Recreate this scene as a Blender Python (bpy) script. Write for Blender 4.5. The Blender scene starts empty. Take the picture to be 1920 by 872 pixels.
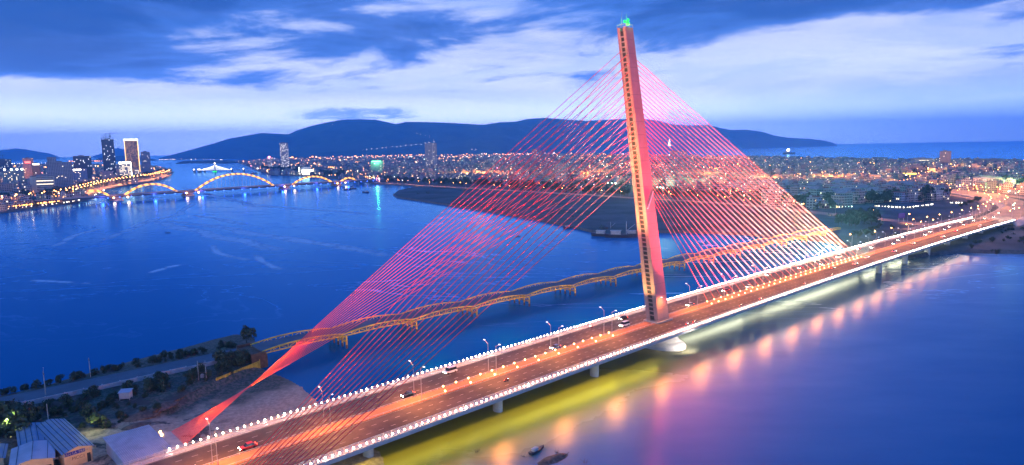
import bpy, bmesh, math, random
import numpy as np
from mathutils import Vector, Matrix, noise
from mathutils.geometry import tessellate_polygon
R = math.radians
rnd = random.Random(7)
S = bpy.context.scene
COL = S.collection

# ------------------------------------------------------------------ camera
F, PITCH, ROLL, HC = 1236.1 / 1920 * 36, 0.1282, 0.0169, 84.31
cam = bpy.data.objects.new('camera', bpy.data.cameras.new('camera')); COL.objects.link(cam)
cam.data.sensor_width = 36; cam.data.lens = F
cam.data.clip_start = 1; cam.data.clip_end = 90000
cam.matrix_world = Matrix.Translation((0, 0, HC)) @ Matrix.Rotation(math.pi / 2 - PITCH, 4, 'X') @ Matrix.Rotation(-ROLL, 4, 'Z')
S.camera = cam

# ------------------------------------------------------------------ view
S.view_settings.view_transform = 'Standard'; S.view_settings.look = 'None'
S.view_settings.exposure = 0.22; S.view_settings.gamma = 1
S.cycles.use_denoising = True
S.cycles.use_light_tree = True
S.cycles.max_bounces = 5; S.cycles.diffuse_bounces = 2; S.cycles.glossy_bounces = 3
S.cycles.transmission_bounces = 2; S.cycles.volume_bounces = 1; S.cycles.transparent_max_bounces = 4
S.cycles.sample_clamp_indirect = 4.0
S.cycles.caustics_reflective = False; S.cycles.caustics_refractive = False

# ------------------------------------------------------------------ node helper
class NT:
    def __init__(s, tree): s.t = tree; s.n = tree.nodes; s.l = tree.links
    def node(s, typ, **kw):
        nd = s.n.new(typ)
        for k, v in kw.items(): setattr(nd, k, v)
        return nd
    def put(s, sock, v):
        if v is None: return
        if isinstance(v, bpy.types.NodeSocket): s.l.new(v, sock)
        elif isinstance(v, (tuple, list)) and len(v) == 3 and sock.type == 'RGBA': sock.default_value = (*v, 1)
        else: sock.default_value = v
    def math(s, op, a, b=None, c=None, clamp=False):
        nd = s.node('ShaderNodeMath', operation=op, use_clamp=clamp)
        s.put(nd.inputs[0], a); s.put(nd.inputs[1], b); s.put(nd.inputs[2], c)
        return nd.outputs[0]
    def mix(s, f, a, b):
        nd = s.node('ShaderNodeMix', data_type='RGBA')
        s.put(nd.inputs[0], f); s.put(nd.inputs[6], a); s.put(nd.inputs[7], b)
        return nd.outputs[2]
    def step(s, x, a, b, lo=0.0, hi=1.0):
        nd = s.node('ShaderNodeMapRange', interpolation_type='SMOOTHSTEP')
        s.put(nd.inputs[0], x); s.put(nd.inputs[1], a); s.put(nd.inputs[2], b); s.put(nd.inputs[3], lo); s.put(nd.inputs[4], hi)
        return nd.outputs[0]
    def noise(s, vec, scale, detail=4, rough=.5, dist=0.0):
        nd = s.node('ShaderNodeTexNoise')
        s.put(nd.inputs['Vector'], vec); nd.inputs['Scale'].default_value = scale
        nd.inputs['Detail'].default_value = detail; nd.inputs['Roughness'].default_value = rough
        nd.inputs['Distortion'].default_value = dist
        return nd.outputs['Fac']
    def xyz(s, v):
        nd = s.node('ShaderNodeSeparateXYZ'); s.put(nd.inputs[0], v); return nd.outputs
    def comb(s, x, y, z):
        nd = s.node('ShaderNodeCombineXYZ'); s.put(nd.inputs[0], x); s.put(nd.inputs[1], y); s.put(nd.inputs[2], z); return nd.outputs[0]

# ------------------------------------------------------------------ sky (dusk, broken stratus)
world = bpy.data.worlds.new('World'); S.world = world; world.use_nodes = True
w = NT(world.node_tree); w.n.clear()
gen = w.node('ShaderNodeTexCoord').outputs['Generated']
nx, ny, nz = w.xyz(gen)
ramp = w.node('ShaderNodeValToRGB'); w.put(ramp.inputs[0], nz)
cr = ramp.color_ramp
for i, (p_, c_) in enumerate([(0.0, (.42, .54, .86)), (.05, (.58, .66, .90)), (.13, (.47, .57, .88)), (.22, (.15, .31, .86)), (.5, (.09, .58, 2.1)), (1, (.08, .54, 2.0))]):
    e = cr.elements[i] if i < 2 else cr.elements.new(p_)
    e.position = p_; e.color = (*c_, 1)
# right-hand side of the sky is a deeper blue near the sea
side = w.step(nx, .05, .62)
low = w.step(nz, .16, .02)
base = w.mix(w.math('MULTIPLY', side, low), ramp.outputs[0], (.25, .36, .66))
stre = w.comb(w.math('MULTIPLY', nx, 1.7), w.math('MULTIPLY', ny, 1.2), w.math('MULTIPLY', w.math('ADD', nz, w.math('MULTIPLY', nx, -.05)), 8.0))
n1 = w.noise(stre, 2.2, 9, .60, .35)
n2 = w.noise(w.comb(w.math('ADD', nx, 5.3), ny, w.math('MULTIPLY', nz, 6.0)), 1.5, 3, .5, .3)
band = w.step(nz, .115, .175)
leftup = w.math('MULTIPLY', w.step(nx, -.30, -.60), w.step(nz, .075, .12))
rightlift = w.math('MULTIPLY', w.math('MULTIPLY', w.step(nx, .28, .40), w.step(nx, .62, .50)), w.step(nz, .185, .15))
cov = w.math('ADD', n1, w.math('MULTIPLY', band, .22))
cov = w.math('ADD', cov, w.math('MULTIPLY', leftup, .26))
cov = w.math('ADD', cov, w.math('MULTIPLY', w.math('SUBTRACT', n2, .5), .5))
cov = w.math('SUBTRACT', cov, w.math('MULTIPLY', rightlift, .12))
cov = w.math('SUBTRACT', cov, w.math('MULTIPLY', w.step(nz, .10, .02), .22))
dark = w.step(cov, .52, .67)
deep = w.step(cov, .60, .84)
# bright thin cloud sheet
n3 = w.noise(w.comb(nx, w.math('ADD', ny, 3.1), w.math('MULTIPLY', nz, 7.0)), 3.0, 9, .62, .5)
bright = w.math('MULTIPLY', w.step(n3, .38, .62), w.math('MULTIPLY', w.step(nz, .03, .09), w.step(nz, .26, .17)))
c = w.mix(w.math('MULTIPLY', bright, .9), base, (.66, .71, .90))
darkcol = w.mix(deep, (.048, .17, .62), (.003, .060, .30))
c = w.mix(w.math('MULTIPLY', dark, .93), c, darkcol)
# cap cloud sitting on the peninsula's summit
az = w.math('ARCTAN2', nx, ny)
capn = w.noise(w.comb(w.math('MULTIPLY', az, 3.0), w.math('MULTIPLY', nz, 14.0), 0.0), 6.0, 6, .6, .4)
capm = w.math('MULTIPLY', w.step(w.math('ABSOLUTE', w.math('ADD', az, .225)), .135, .05), w.math('MULTIPLY', w.step(nz, .040, .047), w.step(nz, .074, .052)))
capm = w.step(w.math('MULTIPLY', capm, w.math('ADD', w.math('MULTIPLY', capn, 1.9), -.25)), .25, .80)
c = w.mix(w.math('MULTIPLY', capm, .95), c, (.14, .24, .60))
bg = w.node('ShaderNodeBackground'); w.put(bg.inputs[0], c)
w.put(bg.inputs[1], w.math('ADD', w.math('ADD', 1.2, w.math('MULTIPLY', .7, w.step(nz, .16, .07))), w.math('MULTIPLY', 5.4, w.step(nz, .085, .008))))
out = w.node('ShaderNodeOutputWorld'); w.l.new(bg.outputs[0], out.inputs[0])

sun = bpy.data.objects.new('sun', bpy.data.lights.new('sun', 'SUN')); COL.objects.link(sun)
sun.data.energy = .7; sun.data.angle = R(18); sun.data.color = (.80, .88, 1)
sun.rotation_euler = Vector((1, .25, -.32)).to_track_quat('-Z', 'Y').to_euler()      # the afterglow stands low in the west, left of the view

# ------------------------------------------------------------------ survey: bearings taken in the photo turned into ground positions
FP = 1236.1
def at(X, Y, z=0.0):
    U = X - 960; V = Y - 436
    u = U * math.cos(ROLL) - V * math.sin(ROLL); v = U * math.sin(ROLL) + V * math.cos(ROLL)
    dx, dy, dz = u / FP, 1.0, -v / FP
    y = dy * math.cos(PITCH) + dz * math.sin(PITCH); zz = -dy * math.sin(PITCH) + dz * math.cos(PITCH)
    t = (z - HC) / zz
    return Vector((dx * t, y * t, z))
def at_dist(X, Y, D):
    U = X - 960; V = Y - 436
    u = U * math.cos(ROLL) - V * math.sin(ROLL); v = U * math.sin(ROLL) + V * math.cos(ROLL)
    dx, dy, dz = u / FP, 1.0, -v / FP
    y = dy * math.cos(PITCH) + dz * math.sin(PITCH); zz = -dy * math.sin(PITCH) + dz * math.cos(PITCH)
    t = D / math.hypot(dx, y)
    return Vector((dx * t, y * t, HC + zz * t))
TH, LOFF, SOFF = 0.7254, 166.0, 225.22
AX = Vector((math.cos(TH), math.sin(TH), 0)); NX = Vector((-math.sin(TH), math.cos(TH), 0))
def B(s, l, z=0.0): return AX * (s + SOFF) + NX * (LOFF + l) + Vector((0, 0, z))
BM = Matrix.Translation(B(0, 0, 0)) @ Matrix.Rotation(TH, 4, 'Z')
def to_sl(P):
    return P.x * AX.x + P.y * AX.y - SOFF, P.x * NX.x + P.y * NX.y - LOFF
def zd(s): return 9.70 - 2.55e-5 * (s - 196.2) ** 2

# ------------------------------------------------------------------ materials
def new_mat(name):
    m = bpy.data.materials.new(name); m.use_nodes = True
    t = NT(m.node_tree); b = t.n['Principled BSDF']
    return m, t, b
def mat(name, col, rough=.7, var=0.0, vscale=.5, metal=0.0, bump=0.0, bscale=4.0, col2=None, detail=5):
    m, t, b = new_mat(name)
    b.inputs['Roughness'].default_value = rough; b.inputs['Metallic'].default_value = metal
    b.inputs['Base Color'].default_value = (*col, 1)
    tc = t.node('ShaderNodeTexCoord').outputs['Object']
    if var > 0 or col2:
        nn = t.noise(tc, vscale, detail, .62)
        c2 = col2 or tuple(x * (1 - var) for x in col)
        f = t.step(nn, .36, .64)
        t.put(b.inputs['Base Color'], t.mix(f, col, c2))
    if bump > 0:
        bp = t.node('ShaderNodeBump'); bp.inputs['Strength'].default_value = bump; bp.inputs['Distance'].default_value = .2
        t.put(bp.inputs['Height'], t.noise(tc, bscale, 5, .6)); t.put(b.inputs['Normal'], bp.outputs[0])
    return m
def emit(name, col, strength, sample=True):
    m = bpy.data.materials.new(name); m.use_nodes = True
    t = NT(m.node_tree); t.n.clear()
    e = t.node('ShaderNodeEmission'); e.inputs[0].default_value = (*col, 1); e.inputs[1].default_value = strength
    o = t.node('ShaderNodeOutputMaterial'); t.l.new(e.outputs[0], o.inputs[0])
    if not sample: m.cycles.emission_sampling = 'NONE'
    return m

M = {}
M['concrete'] = mat('concrete', (.42, .40, .37), .75, .25, .35, bump=.15)
M['concrete_white'] = mat('concrete_white', (.62, .60, .57), .7, .2, .25)
M['asphalt'] = mat('asphalt', (.095, .064, .050), .75, .5, .16, bump=.1, col2=(.055, .038, .030), detail=8)
M['median'] = mat('median', (.50, .20, .09), .8, .2, .4)
M['paint'] = mat('paint', (.50, .47, .43), .6, .5, .6)
M['parapet'] = mat('parapet', (.60, .50, .46), .7, .2, .5)
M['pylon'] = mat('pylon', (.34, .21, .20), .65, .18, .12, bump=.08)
M['dark'] = mat('dark', (.035, .03, .028), .8)
M['steel'] = mat('steel', (.45, .45, .46), .4, metal=.5)
M['cable'] = mat('cable', (.76, .095, .085), .5)
M['yellow_steel'] = mat('yellow_steel', (.88, .58, .04), .55, .35, .6, col2=(.60, .36, .05))
M['rust'] = mat('rust', (.16, .10, .06), .85, .4, .8)
M['wood'] = mat('wood', (.12, .09, .07), .8, .3, 1.0)
M['bark'] = mat('bark', (.10, .075, .055), .9)
M['leaf'] = mat('leaf', (.030, .055, .020), .7, col2=(.065, .075, .03), vscale=.35)
M['leaf_far'] = mat('leaf_far', (.035, .065, .032), .7, col2=(.07, .09, .04), vscale=.05)
M['lamp_white'] = emit('lamp_white', (1, .86, .68), 38)
M['lamp_warm'] = emit('lamp_warm', (1, .50, .18), 15)
M['sodium'] = emit('sodium', (1, .38, .09), 40)
M['sodium_far'] = emit('sodium_far', (1, .36, .08), 9, False)
M['white_far'] = emit('white_far', (1, .86, .66), 9, False)
M['cold_far'] = emit('cold_far', (.72, 1, .80), 8, False)
M['pink_far'] = emit('pink_far', (1, .30, .42), 8, False)
M['green_lamp'] = emit('green_lamp', (.03, 1, .12), 1.7)
M['blue_lamp'] = emit('blue_lamp', (.05, .12, 1), 9)
M['red_lamp'] = emit('red_lamp', (1, .06, .05), 9)
M['head_light'] = emit('head_light', (1, .86, .62), 60)
M['tail_light'] = emit('tail_light', (1, .05, .02), 30)
M['pale_lamp'] = emit('pale_lamp', (.85, .88, 1), 3)
M['under_lamp'] = emit('under_lamp', (.86, 1, .60), 3.5)
M['flood_green'] = emit('flood_green', (.80, 1, .55), 60)

# ------------------------------------------------------------------ mesh builder
class MB:
    def __init__(s): s.v = []; s.f = []; s.mi = []; s.cur = 0
    def quadfaces(s, fs):
        for f in fs: s.f.append(f); s.mi.append(s.cur)
    def box(s, x0, x1, y0, y1, z0, z1, M_=None):
        b = len(s.v)
        pts = [(x, y, z) for z in (z0, z1) for x, y in ((x0, y0), (x1, y0), (x1, y1), (x0, y1))]
        if M_ is not None: pts = [tuple(M_ @ Vector(p)) for p in pts]
        s.v += pts
        s.quadfaces([(b, b+3, b+2, b+1), (b+4, b+5, b+6, b+7), (b, b+1, b+5, b+4), (b+1, b+2, b+6, b+5), (b+2, b+3, b+7, b+6), (b+3, b, b+4, b+7)])
    def hexa(s, lo, hi):     # two loops of 4 points
        b = len(s.v); s.v += [tuple(p) for p in lo] + [tuple(p) for p in hi]
        s.quadfaces([(b, b+3, b+2, b+1), (b+4, b+5, b+6, b+7), (b, b+1, b+5, b+4), (b+1, b+2, b+6, b+5), (b+2, b+3, b+7, b+6), (b+3, b, b+4, b+7)])
    def tube(s, p0, p1, r0, r1=None, n=6, cap=True):
        r1 = r0 if r1 is None else r1
        p0 = Vector(p0); p1 = Vector(p1); d = (p1 - p0).normalized()
        a = d.orthogonal().normalized(); c_ = d.cross(a)
        b = len(s.v)
        for p, r in ((p0, r0), (p1, r1)):
            for i in range(n):
                t = 2 * math.pi * i / n; s.v.append(tuple(p + (a * math.cos(t) + c_ * math.sin(t)) * r))
        s.quadfaces([(b+i, b+(i+1) % n, b+n+(i+1) % n, b+n+i) for i in range(n)])
        if cap: s.quadfaces([tuple(b+n-1-i for i in range(n)), tuple(b+n+i for i in range(n))])
    def bar(s, p0, p1, wd, ht):
        p0 = Vector(p0); p1 = Vector(p1); d = (p1 - p0).normalized()
        sd = d.cross(Vector((0, 0, 1)))
        sd = sd.normalized() if sd.length > 1e-4 else Vector((1, 0, 0))
        up = sd.cross(d)
        o = [(-wd/2, -ht/2), (wd/2, -ht/2), (wd/2, ht/2), (-wd/2, ht/2)]
        s.hexa([p0 + sd*a + up*b_ for a, b_ in o], [p1 + sd*a + up*b_ for a, b_ in o])
    def ball(s, c_, r, n=6, m=4, sz=1.0):
        b = len(s.v); c_ = Vector(c_)
        s.v.append(tuple(c_ + Vector((0, 0, -r*sz))))
        for j in range(1, m):
            ph = math.pi * j / m
            for i in range(n):
                t = 2*math.pi*i/n
                s.v.append((c_.x + r*math.sin(ph)*math.cos(t), c_.y + r*math.sin(ph)*math.sin(t), c_.z - r*sz*math.cos(ph)))
        s.v.append(tuple(c_ + Vector((0, 0, r*sz)))); top = len(s.v) - 1
        for i in range(n):
            s.quadfaces([(b, b+1+(i+1) % n, b+1+i)])
            for j in range(m-2):
                q = b+1+j*n; s.quadfaces([(q+i, q+(i+1) % n, q+n+(i+1) % n, q+n+i)])
            q = b+1+(m-2)*n; s.quadfaces([(q+i, q+(i+1) % n, top)])
    def rings(s, rings, cap=True, close=True):
        b = len(s.v); n = len(rings[0])
        for r_ in rings: s.v += [tuple(p) for p in r_]
        k = n if close else n - 1
        for j in range(len(rings)-1):
            q = b + j*n
            s.quadfaces([(q+i, q+(i+1) % n, q+n+(i+1) % n, q+n+i) for i in range(k)])
        if cap:
            s.quadfaces([tuple(b+n-1-i for i in range(n)), tuple(b+(len(rings)-1)*n+i for i in range(n))])
    def mesh(s, name, mats, smooth=False):
        me = bpy.data.meshes.new(name); me.from_pydata(s.v, [], s.f)
        for m_ in (mats if isinstance(mats, (list, tuple)) else [mats]): me.materials.append(m_)
        me.polygons.foreach_set('material_index', s.mi)
        if smooth: me.polygons.foreach_set('use_smooth', [True]*len(me.polygons))
        me.update(); return me
    def build(s, name, mats, parent=None, smooth=False, loc=None):
        return link(name, s.mesh(name, mats, smooth), parent, loc)
def link(name, data, parent=None, loc=None, mw=None):
    o = bpy.data.objects.new(name, data); COL.objects.link(o)
    if parent is not None: o.parent = parent
    if loc is not None: o.location = loc
    if mw is not None: o.matrix_world = mw
    return o
def tag(o, label=None, cat=None, group=None, kind=None):
    if label: o['label'] = label
    if cat: o['category'] = cat
    if group: o['group'] = group
    if kind: o['kind'] = kind
    return o
def thing(name, label, cat, loc=(0, 0, 0), rz=0, group=None, mw=None):
    o = link(name, None); o.empty_display_size = .1
    if mw is not None: o.matrix_world = mw
    else: o.location = loc; o.rotation_euler = (0, 0, rz)
    return tag(o, label, cat, group)
def kids(o): return [x for x in PAR.get(o.name, [])]
PAR = {}
def proto_kids(root):
    """the parts (and sub-parts) of a prototype, listed once for copying"""
    return [(c, [g for g in c.children]) for c in root.children]
def dup(root, parts, loc, rz=0.0, label=None, scale=None, group=None):
    r = root.copy(); COL.objects.link(r); r.location = loc; r.rotation_euler = (0, 0, rz)
    if label: r['label'] = label
    if group: r['group'] = group
    if scale is not None: r.scale = scale
    for ch, gs in parts:
        c_ = ch.copy(); COL.objects.link(c_); c_.parent = r
        for g in gs:
            d = g.copy(); COL.objects.link(d); d.parent = c_
    return r
def light(name, typ, energy, col, parent, loc, target=None, size=.3, spot=None, blend=.6):
    ld = bpy.data.lights.new(name, typ); ld.energy = energy; ld.color = col
    ld.shadow_soft_size = size
    if typ == 'SPOT': ld.spot_size = R(spot or 90); ld.spot_blend = blend
    o = link(name, ld, parent, loc)
    if target is not None:
        o.rotation_euler = (Vector(target) - Vector(loc)).to_track_quat('-Z', 'Y').to_euler()
    return o
def wpt(p): return (p.x, p.y)
_on = 'first second third fourth fifth sixth seventh eighth ninth tenth eleventh twelfth thirteenth fourteenth fifteenth sixteenth seventeenth eighteenth nineteenth'.split()
_tn = {2: 'twenty', 3: 'thirty', 4: 'forty', 5: 'fifty', 6: 'sixty', 7: 'seventy', 8: 'eighty', 9: 'ninety'}
_tt = {2: 'twentieth', 3: 'thirtieth', 4: 'fortieth', 5: 'fiftieth', 6: 'sixtieth', 7: 'seventieth', 8: 'eightieth', 9: 'ninetieth'}
def ordw(n):
    if n < 20: return _on[n-1]
    if n > 99: return 'last'
    return _tt[n//10] if n % 10 == 0 else _tn[n//10]+'-'+_on[n % 10-1]
def bearing_px(x, y): return 960+FP*x/(y*math.cos(PITCH)+HC*math.sin(PITCH))

# ================================================================== SETTING
# ---- water
m, t, b = new_mat('water')
tc = t.node('ShaderNodeTexCoord').outputs['Object']
px_, py_, pz_ = t.xyz(tc)
# silty shallows on the downstream side of the bridge, in bridge coordinates
sx = t.math('SUBTRACT', t.math('ADD', t.math('MULTIPLY', px_, AX.x), t.math('MULTIPLY', py_, AX.y)), SOFF)
lx = t.math('SUBTRACT', t.math('ADD', t.math('MULTIPLY', px_, NX.x), t.math('MULTIPLY', py_, NX.y)), LOFF)
wob = t.math('MULTIPLY', t.math('SUBTRACT', t.noise(tc, .035, 5, .6), .5), 26)
lw = t.math('ADD', lx, wob)
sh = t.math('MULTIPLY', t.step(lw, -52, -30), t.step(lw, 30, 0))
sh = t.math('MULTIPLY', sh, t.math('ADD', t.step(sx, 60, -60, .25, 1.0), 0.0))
deepc = t.mix(t.noise(tc, .006, 3, .5), (.000, .22, .48), (.002, .27, .56))
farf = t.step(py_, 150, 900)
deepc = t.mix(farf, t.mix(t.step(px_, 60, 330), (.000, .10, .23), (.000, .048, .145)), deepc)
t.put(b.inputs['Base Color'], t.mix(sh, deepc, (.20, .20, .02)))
# slicks and old boat wakes: bands where the surface is ruffled
wv = t.comb(t.math('MULTIPLY', px_, .0016), t.math('MULTIPLY', py_, .0042), 0.0)
wk = t.noise(wv, 2.0, 6, .55, 1.4)
band1 = t.math('ABSOLUTE', t.math('SUBTRACT', wk, .5))
slick = t.math('MULTIPLY', t.math('ADD', t.step(band1, .010, .0), t.math('MULTIPLY', t.step(t.math('ABSOLUTE', t.math('SUBTRACT', wk, .585)), .010, 0), .7)), t.math('MULTIPLY', t.step(py_, 250, 420), t.step(py_, 2600, 1500)))
ruff = t.noise(t.comb(t.math('MULTIPLY', px_, .02), t.math('MULTIPLY', py_, .05), 0.0), 1.0, 5, .6)
rg = t.math('ADD', t.step(py_, 700, 350, .10, .15), t.math('MULTIPLY', ruff, .07))
rg = t.math('ADD', rg, t.math('MULTIPLY', slick, .15)); rg = t.math('ADD', rg, t.math('MULTIPLY', sh, .10))
t.put(b.inputs['Roughness'], rg)
b.inputs['IOR'].default_value = 1.34
bp = t.node('ShaderNodeBump'); bp.inputs['Strength'].default_value = .16; bp.inputs['Distance'].default_value = .12
t.put(bp.inputs['Height'], t.math('ADD', t.math('ADD', t.noise(tc, .9, 4, .6), t.math('MULTIPLY', t.noise(tc, .16, 4, .6), 2.2)), t.math('MULTIPLY', slick, .3)))
t.put(b.inputs['Normal'], bp.outputs[0])
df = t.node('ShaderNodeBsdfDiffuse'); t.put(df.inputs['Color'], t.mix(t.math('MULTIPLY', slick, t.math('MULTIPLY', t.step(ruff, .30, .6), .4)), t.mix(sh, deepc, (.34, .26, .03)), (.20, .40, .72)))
fz = t.node('ShaderNodeFresnel'); fz.inputs['IOR'].default_value = 1.34; t.l.new(bp.outputs[0], fz.inputs['Normal'])
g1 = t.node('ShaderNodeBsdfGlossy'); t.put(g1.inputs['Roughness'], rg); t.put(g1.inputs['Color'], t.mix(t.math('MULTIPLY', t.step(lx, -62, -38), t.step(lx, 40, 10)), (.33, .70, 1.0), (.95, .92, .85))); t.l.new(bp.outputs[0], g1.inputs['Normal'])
m1 = t.node('ShaderNodeMixShader'); t.put(m1.inputs[0], t.math('MULTIPLY', fz.outputs[0], .95)); t.l.new(df.outputs[0], m1.inputs[1]); t.l.new(g1.outputs[0], m1.inputs[2])
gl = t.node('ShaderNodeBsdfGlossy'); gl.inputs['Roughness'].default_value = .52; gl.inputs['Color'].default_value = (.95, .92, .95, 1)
# broad gloss added in this zone so the bridge's pink glow shows on the water
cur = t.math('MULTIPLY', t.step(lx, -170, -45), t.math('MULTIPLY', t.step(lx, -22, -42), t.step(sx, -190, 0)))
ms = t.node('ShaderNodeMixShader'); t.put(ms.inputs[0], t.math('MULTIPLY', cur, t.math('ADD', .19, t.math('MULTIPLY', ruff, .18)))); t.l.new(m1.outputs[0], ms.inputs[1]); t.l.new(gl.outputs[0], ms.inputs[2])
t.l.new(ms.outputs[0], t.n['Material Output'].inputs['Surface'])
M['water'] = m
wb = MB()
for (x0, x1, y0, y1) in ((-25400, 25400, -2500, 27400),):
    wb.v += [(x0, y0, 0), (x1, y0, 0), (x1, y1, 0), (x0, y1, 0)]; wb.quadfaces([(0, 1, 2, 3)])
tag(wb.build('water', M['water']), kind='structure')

# old boat wakes: thin drifting foam on the surface
fm = bpy.data.materials.new('foam'); fm.use_nodes = True; t = NT(fm.node_tree); t.n.clear()
at_ = t.node('ShaderNodeAttribute'); at_.attribute_name = 'edge'
fn = t.noise(t.node('ShaderNodeTexCoord').outputs['Object'], .05, 7, .68, .6)
al = t.math('MULTIPLY', at_.outputs['Fac'], t.step(fn, .30, .58))
d_ = t.node('ShaderNodeBsdfDiffuse'); d_.inputs[0].default_value = (.78, .84, .95, 1); tr_ = t.node('ShaderNodeBsdfTransparent')
mx_ = t.node('ShaderNodeMixShader'); t.put(mx_.inputs[0], t.math('MULTIPLY', t.math('MULTIPLY', al, 1.5, clamp=True), .72)); t.l.new(tr_.outputs[0], mx_.inputs[1]); t.l.new(d_.outputs[0], mx_.inputs[2])
t.l.new(mx_.outputs[0], t.node('ShaderNodeOutputMaterial').inputs[0])
def wake(paths):
    v = []; f = []; ed = []
    for pts, wd in paths:
        wd = wd*(1.1 if pts[0][1] > 440 else 1.7)
        P_ = [at(x, y, .02) for x, y in pts]; P2 = []
        for i in range(len(P_)-1):
            p0, p1, p2, p3 = P_[max(i-1, 0)], P_[i], P_[i+1], P_[min(i+2, len(P_)-1)]
            for k in range(14):
                u = k/14; P2.append(.5*((2*p1)+(-p0+p2)*u+(2*p0-5*p1+4*p2-p3)*u*u+(-p0+3*p1-3*p2+p3)*u**3))
        n = len(P2); b0 = len(v)
        for i, p in enumerate(P2):
            d = P2[min(i+1, n-1)]-P2[max(i-1, 0)]; d.normalize(); s_ = Vector((-d.y, d.x, 0)); j_ = noise.noise(p*.012)*wd*.7; en = math.sin(math.pi*(i+.5)/n)**.5
            for c_, e_ in ((-1, 0), (-.45, .75), (0, 1), (.45, .75), (1, 0)):
                q_ = p+s_*(c_*wd*(.6+.5*abs(noise.noise(p*.02+Vector((7, 0, 0)))))*1.0+j_); v.append((q_.x, q_.y, .02)); ed.append(e_*en)
        for i in range(n-1):
            for k in range(4): q0 = b0+i*5+k; f.append((q0, q0+1, q0+6, q0+5))
    me = bpy.data.meshes.new('foam'); me.from_pydata(v, [], f); me.materials.append(fm)
    a_ = me.attributes.new('edge', 'FLOAT', 'POINT'); a_.data.foreach_set('value', ed)
    return tag(link('foam', me), 'pale drifting foam lines left by boats on the wide river', 'foam', None, 'stuff')
wake([([(200, 450), (240, 432), (290, 414), (335, 402), (350, 388), (368, 378)], 9), ([(272, 416), (310, 421), (360, 432), (430, 446), (480, 458), (522, 472)], 10), ([(310, 414), (400, 424), (480, 439), (560, 450), (640, 462), (720, 484)], 9), ([(100, 462), (140, 442), (187, 429)], 7),
      ([(396, 460), (406, 474), (440, 482), (472, 487)], 6), ([(275, 512), (320, 500), (352, 495)], 6), ([(480, 478), (500, 492), (528, 506)], 5), ([(430, 376), (480, 385), (560, 391), (620, 395), (700, 403)], 9), ([(590, 410), (640, 425), (720, 431)], 7), ([(60, 525), (120, 528), (175, 531)], 4), ([(345, 352), (380, 362), (430, 374), (480, 384)], 8), ([(360, 404), (410, 410), (470, 424)], 6)])

def land(name, pts, z, mat_, skirt=3.0, inset=3.0, bank=None):
    """flat land: a top sheet and a sloping bank round it"""
    n = len(pts); P = [Vector((p[0], p[1], 0)) for p in pts]
    tri = tessellate_polygon([P])
    a = MB(); a.v = [(p.x, p.y, z) for p in P]
    area = sum(P[i].x*P[(i+1) % n].y - P[(i+1) % n].x*P[i].y for i in range(n))
    for f in tri:
        q = (P[f[1]]-P[f[0]]).cross(P[f[2]]-P[f[0]]).z
        a.quadfaces([tuple(f) if q > 0 else tuple(reversed(f))])
    top = tag(a.build(name, mat_), kind='structure')
    s_ = MB(); sg = 1 if area > 0 else -1
    out_ = []
    for i in range(n):
        d = (P[(i+1) % n]-P[i-1]).normalized(); o_ = Vector((d.y, -d.x, 0))*sg
        out_.append(P[i] + o_*inset)
    s_.rings([[(p.x, p.y, z-.004) for p in P], [(p.x, p.y, -skirt) for p in out_]], cap=False)
    tag(s_.build(name + '_bank', bank or mat_), kind='structure')
    return P
def g2(pts, z=0.0): return [wpt(at(x, y, z)) for x, y in pts]

M['earth'] = mat('earth', (.13, .105, .085), .95, vscale=.02, col2=(.05, .06, .045), detail=8, bump=.3)
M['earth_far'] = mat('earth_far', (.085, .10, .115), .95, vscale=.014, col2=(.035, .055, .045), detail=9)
M['sand'] = mat('sand', (.24, .19, .16), .95, vscale=.25, col2=(.16, .12, .10), detail=8, bump=.5, bscale=1.0)
M['revet'] = mat('revet', (.14, .13, .12), .9, .4, .3)

east = g2([(2700, 560), (2300, 500), (1920, 476), (1800, 474), (1740, 479), (1712, 484), (1660, 484), (1600, 470), (1572, 458), (1500, 449), (1440, 446), (1400, 441), (1300, 437),
           (1200, 437), (1150, 444), (1110, 436), (1050, 422), (960, 405), (870, 390), (790, 378), (745, 371), (738, 366), (748, 359), (775, 353), (800, 352.5), (770, 349.5),
           (735, 347), (700, 345.5), (690, 342), (650, 338), (620, 335), (560, 330), (505, 328.5), (490, 322), (470, 314), (450, 306.5), (440, 304), (470, 301.5), (600, 292)])
east += [(-1800, 11500), (1500, 12500)] + g2([(1000, 286.5), (1150, 291.5), (1380, 297.5), (1500, 300.5), (1700, 304.5), (1920, 307.5), (2300, 312), (2900, 330)])
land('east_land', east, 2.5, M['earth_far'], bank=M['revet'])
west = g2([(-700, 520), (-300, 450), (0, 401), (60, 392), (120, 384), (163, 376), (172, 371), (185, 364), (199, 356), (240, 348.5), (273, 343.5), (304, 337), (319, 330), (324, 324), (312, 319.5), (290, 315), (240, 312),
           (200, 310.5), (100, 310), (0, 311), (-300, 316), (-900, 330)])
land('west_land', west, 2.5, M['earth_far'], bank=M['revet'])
spit = g2([(128, 303.6), (200, 303.0), (262, 303.4), (262, 301.2), (200, 300.6), (130, 301.4)])
land('sand_spit', spit, 4.0, M['earth_far'])
isle = g2([(330, 307.5), (360, 306), (420, 306.5), (450, 305), (450, 302.2), (400, 301.5), (345, 303)])
land('river_mouth_land', isle, 6.0, M['leaf_far'])

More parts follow.
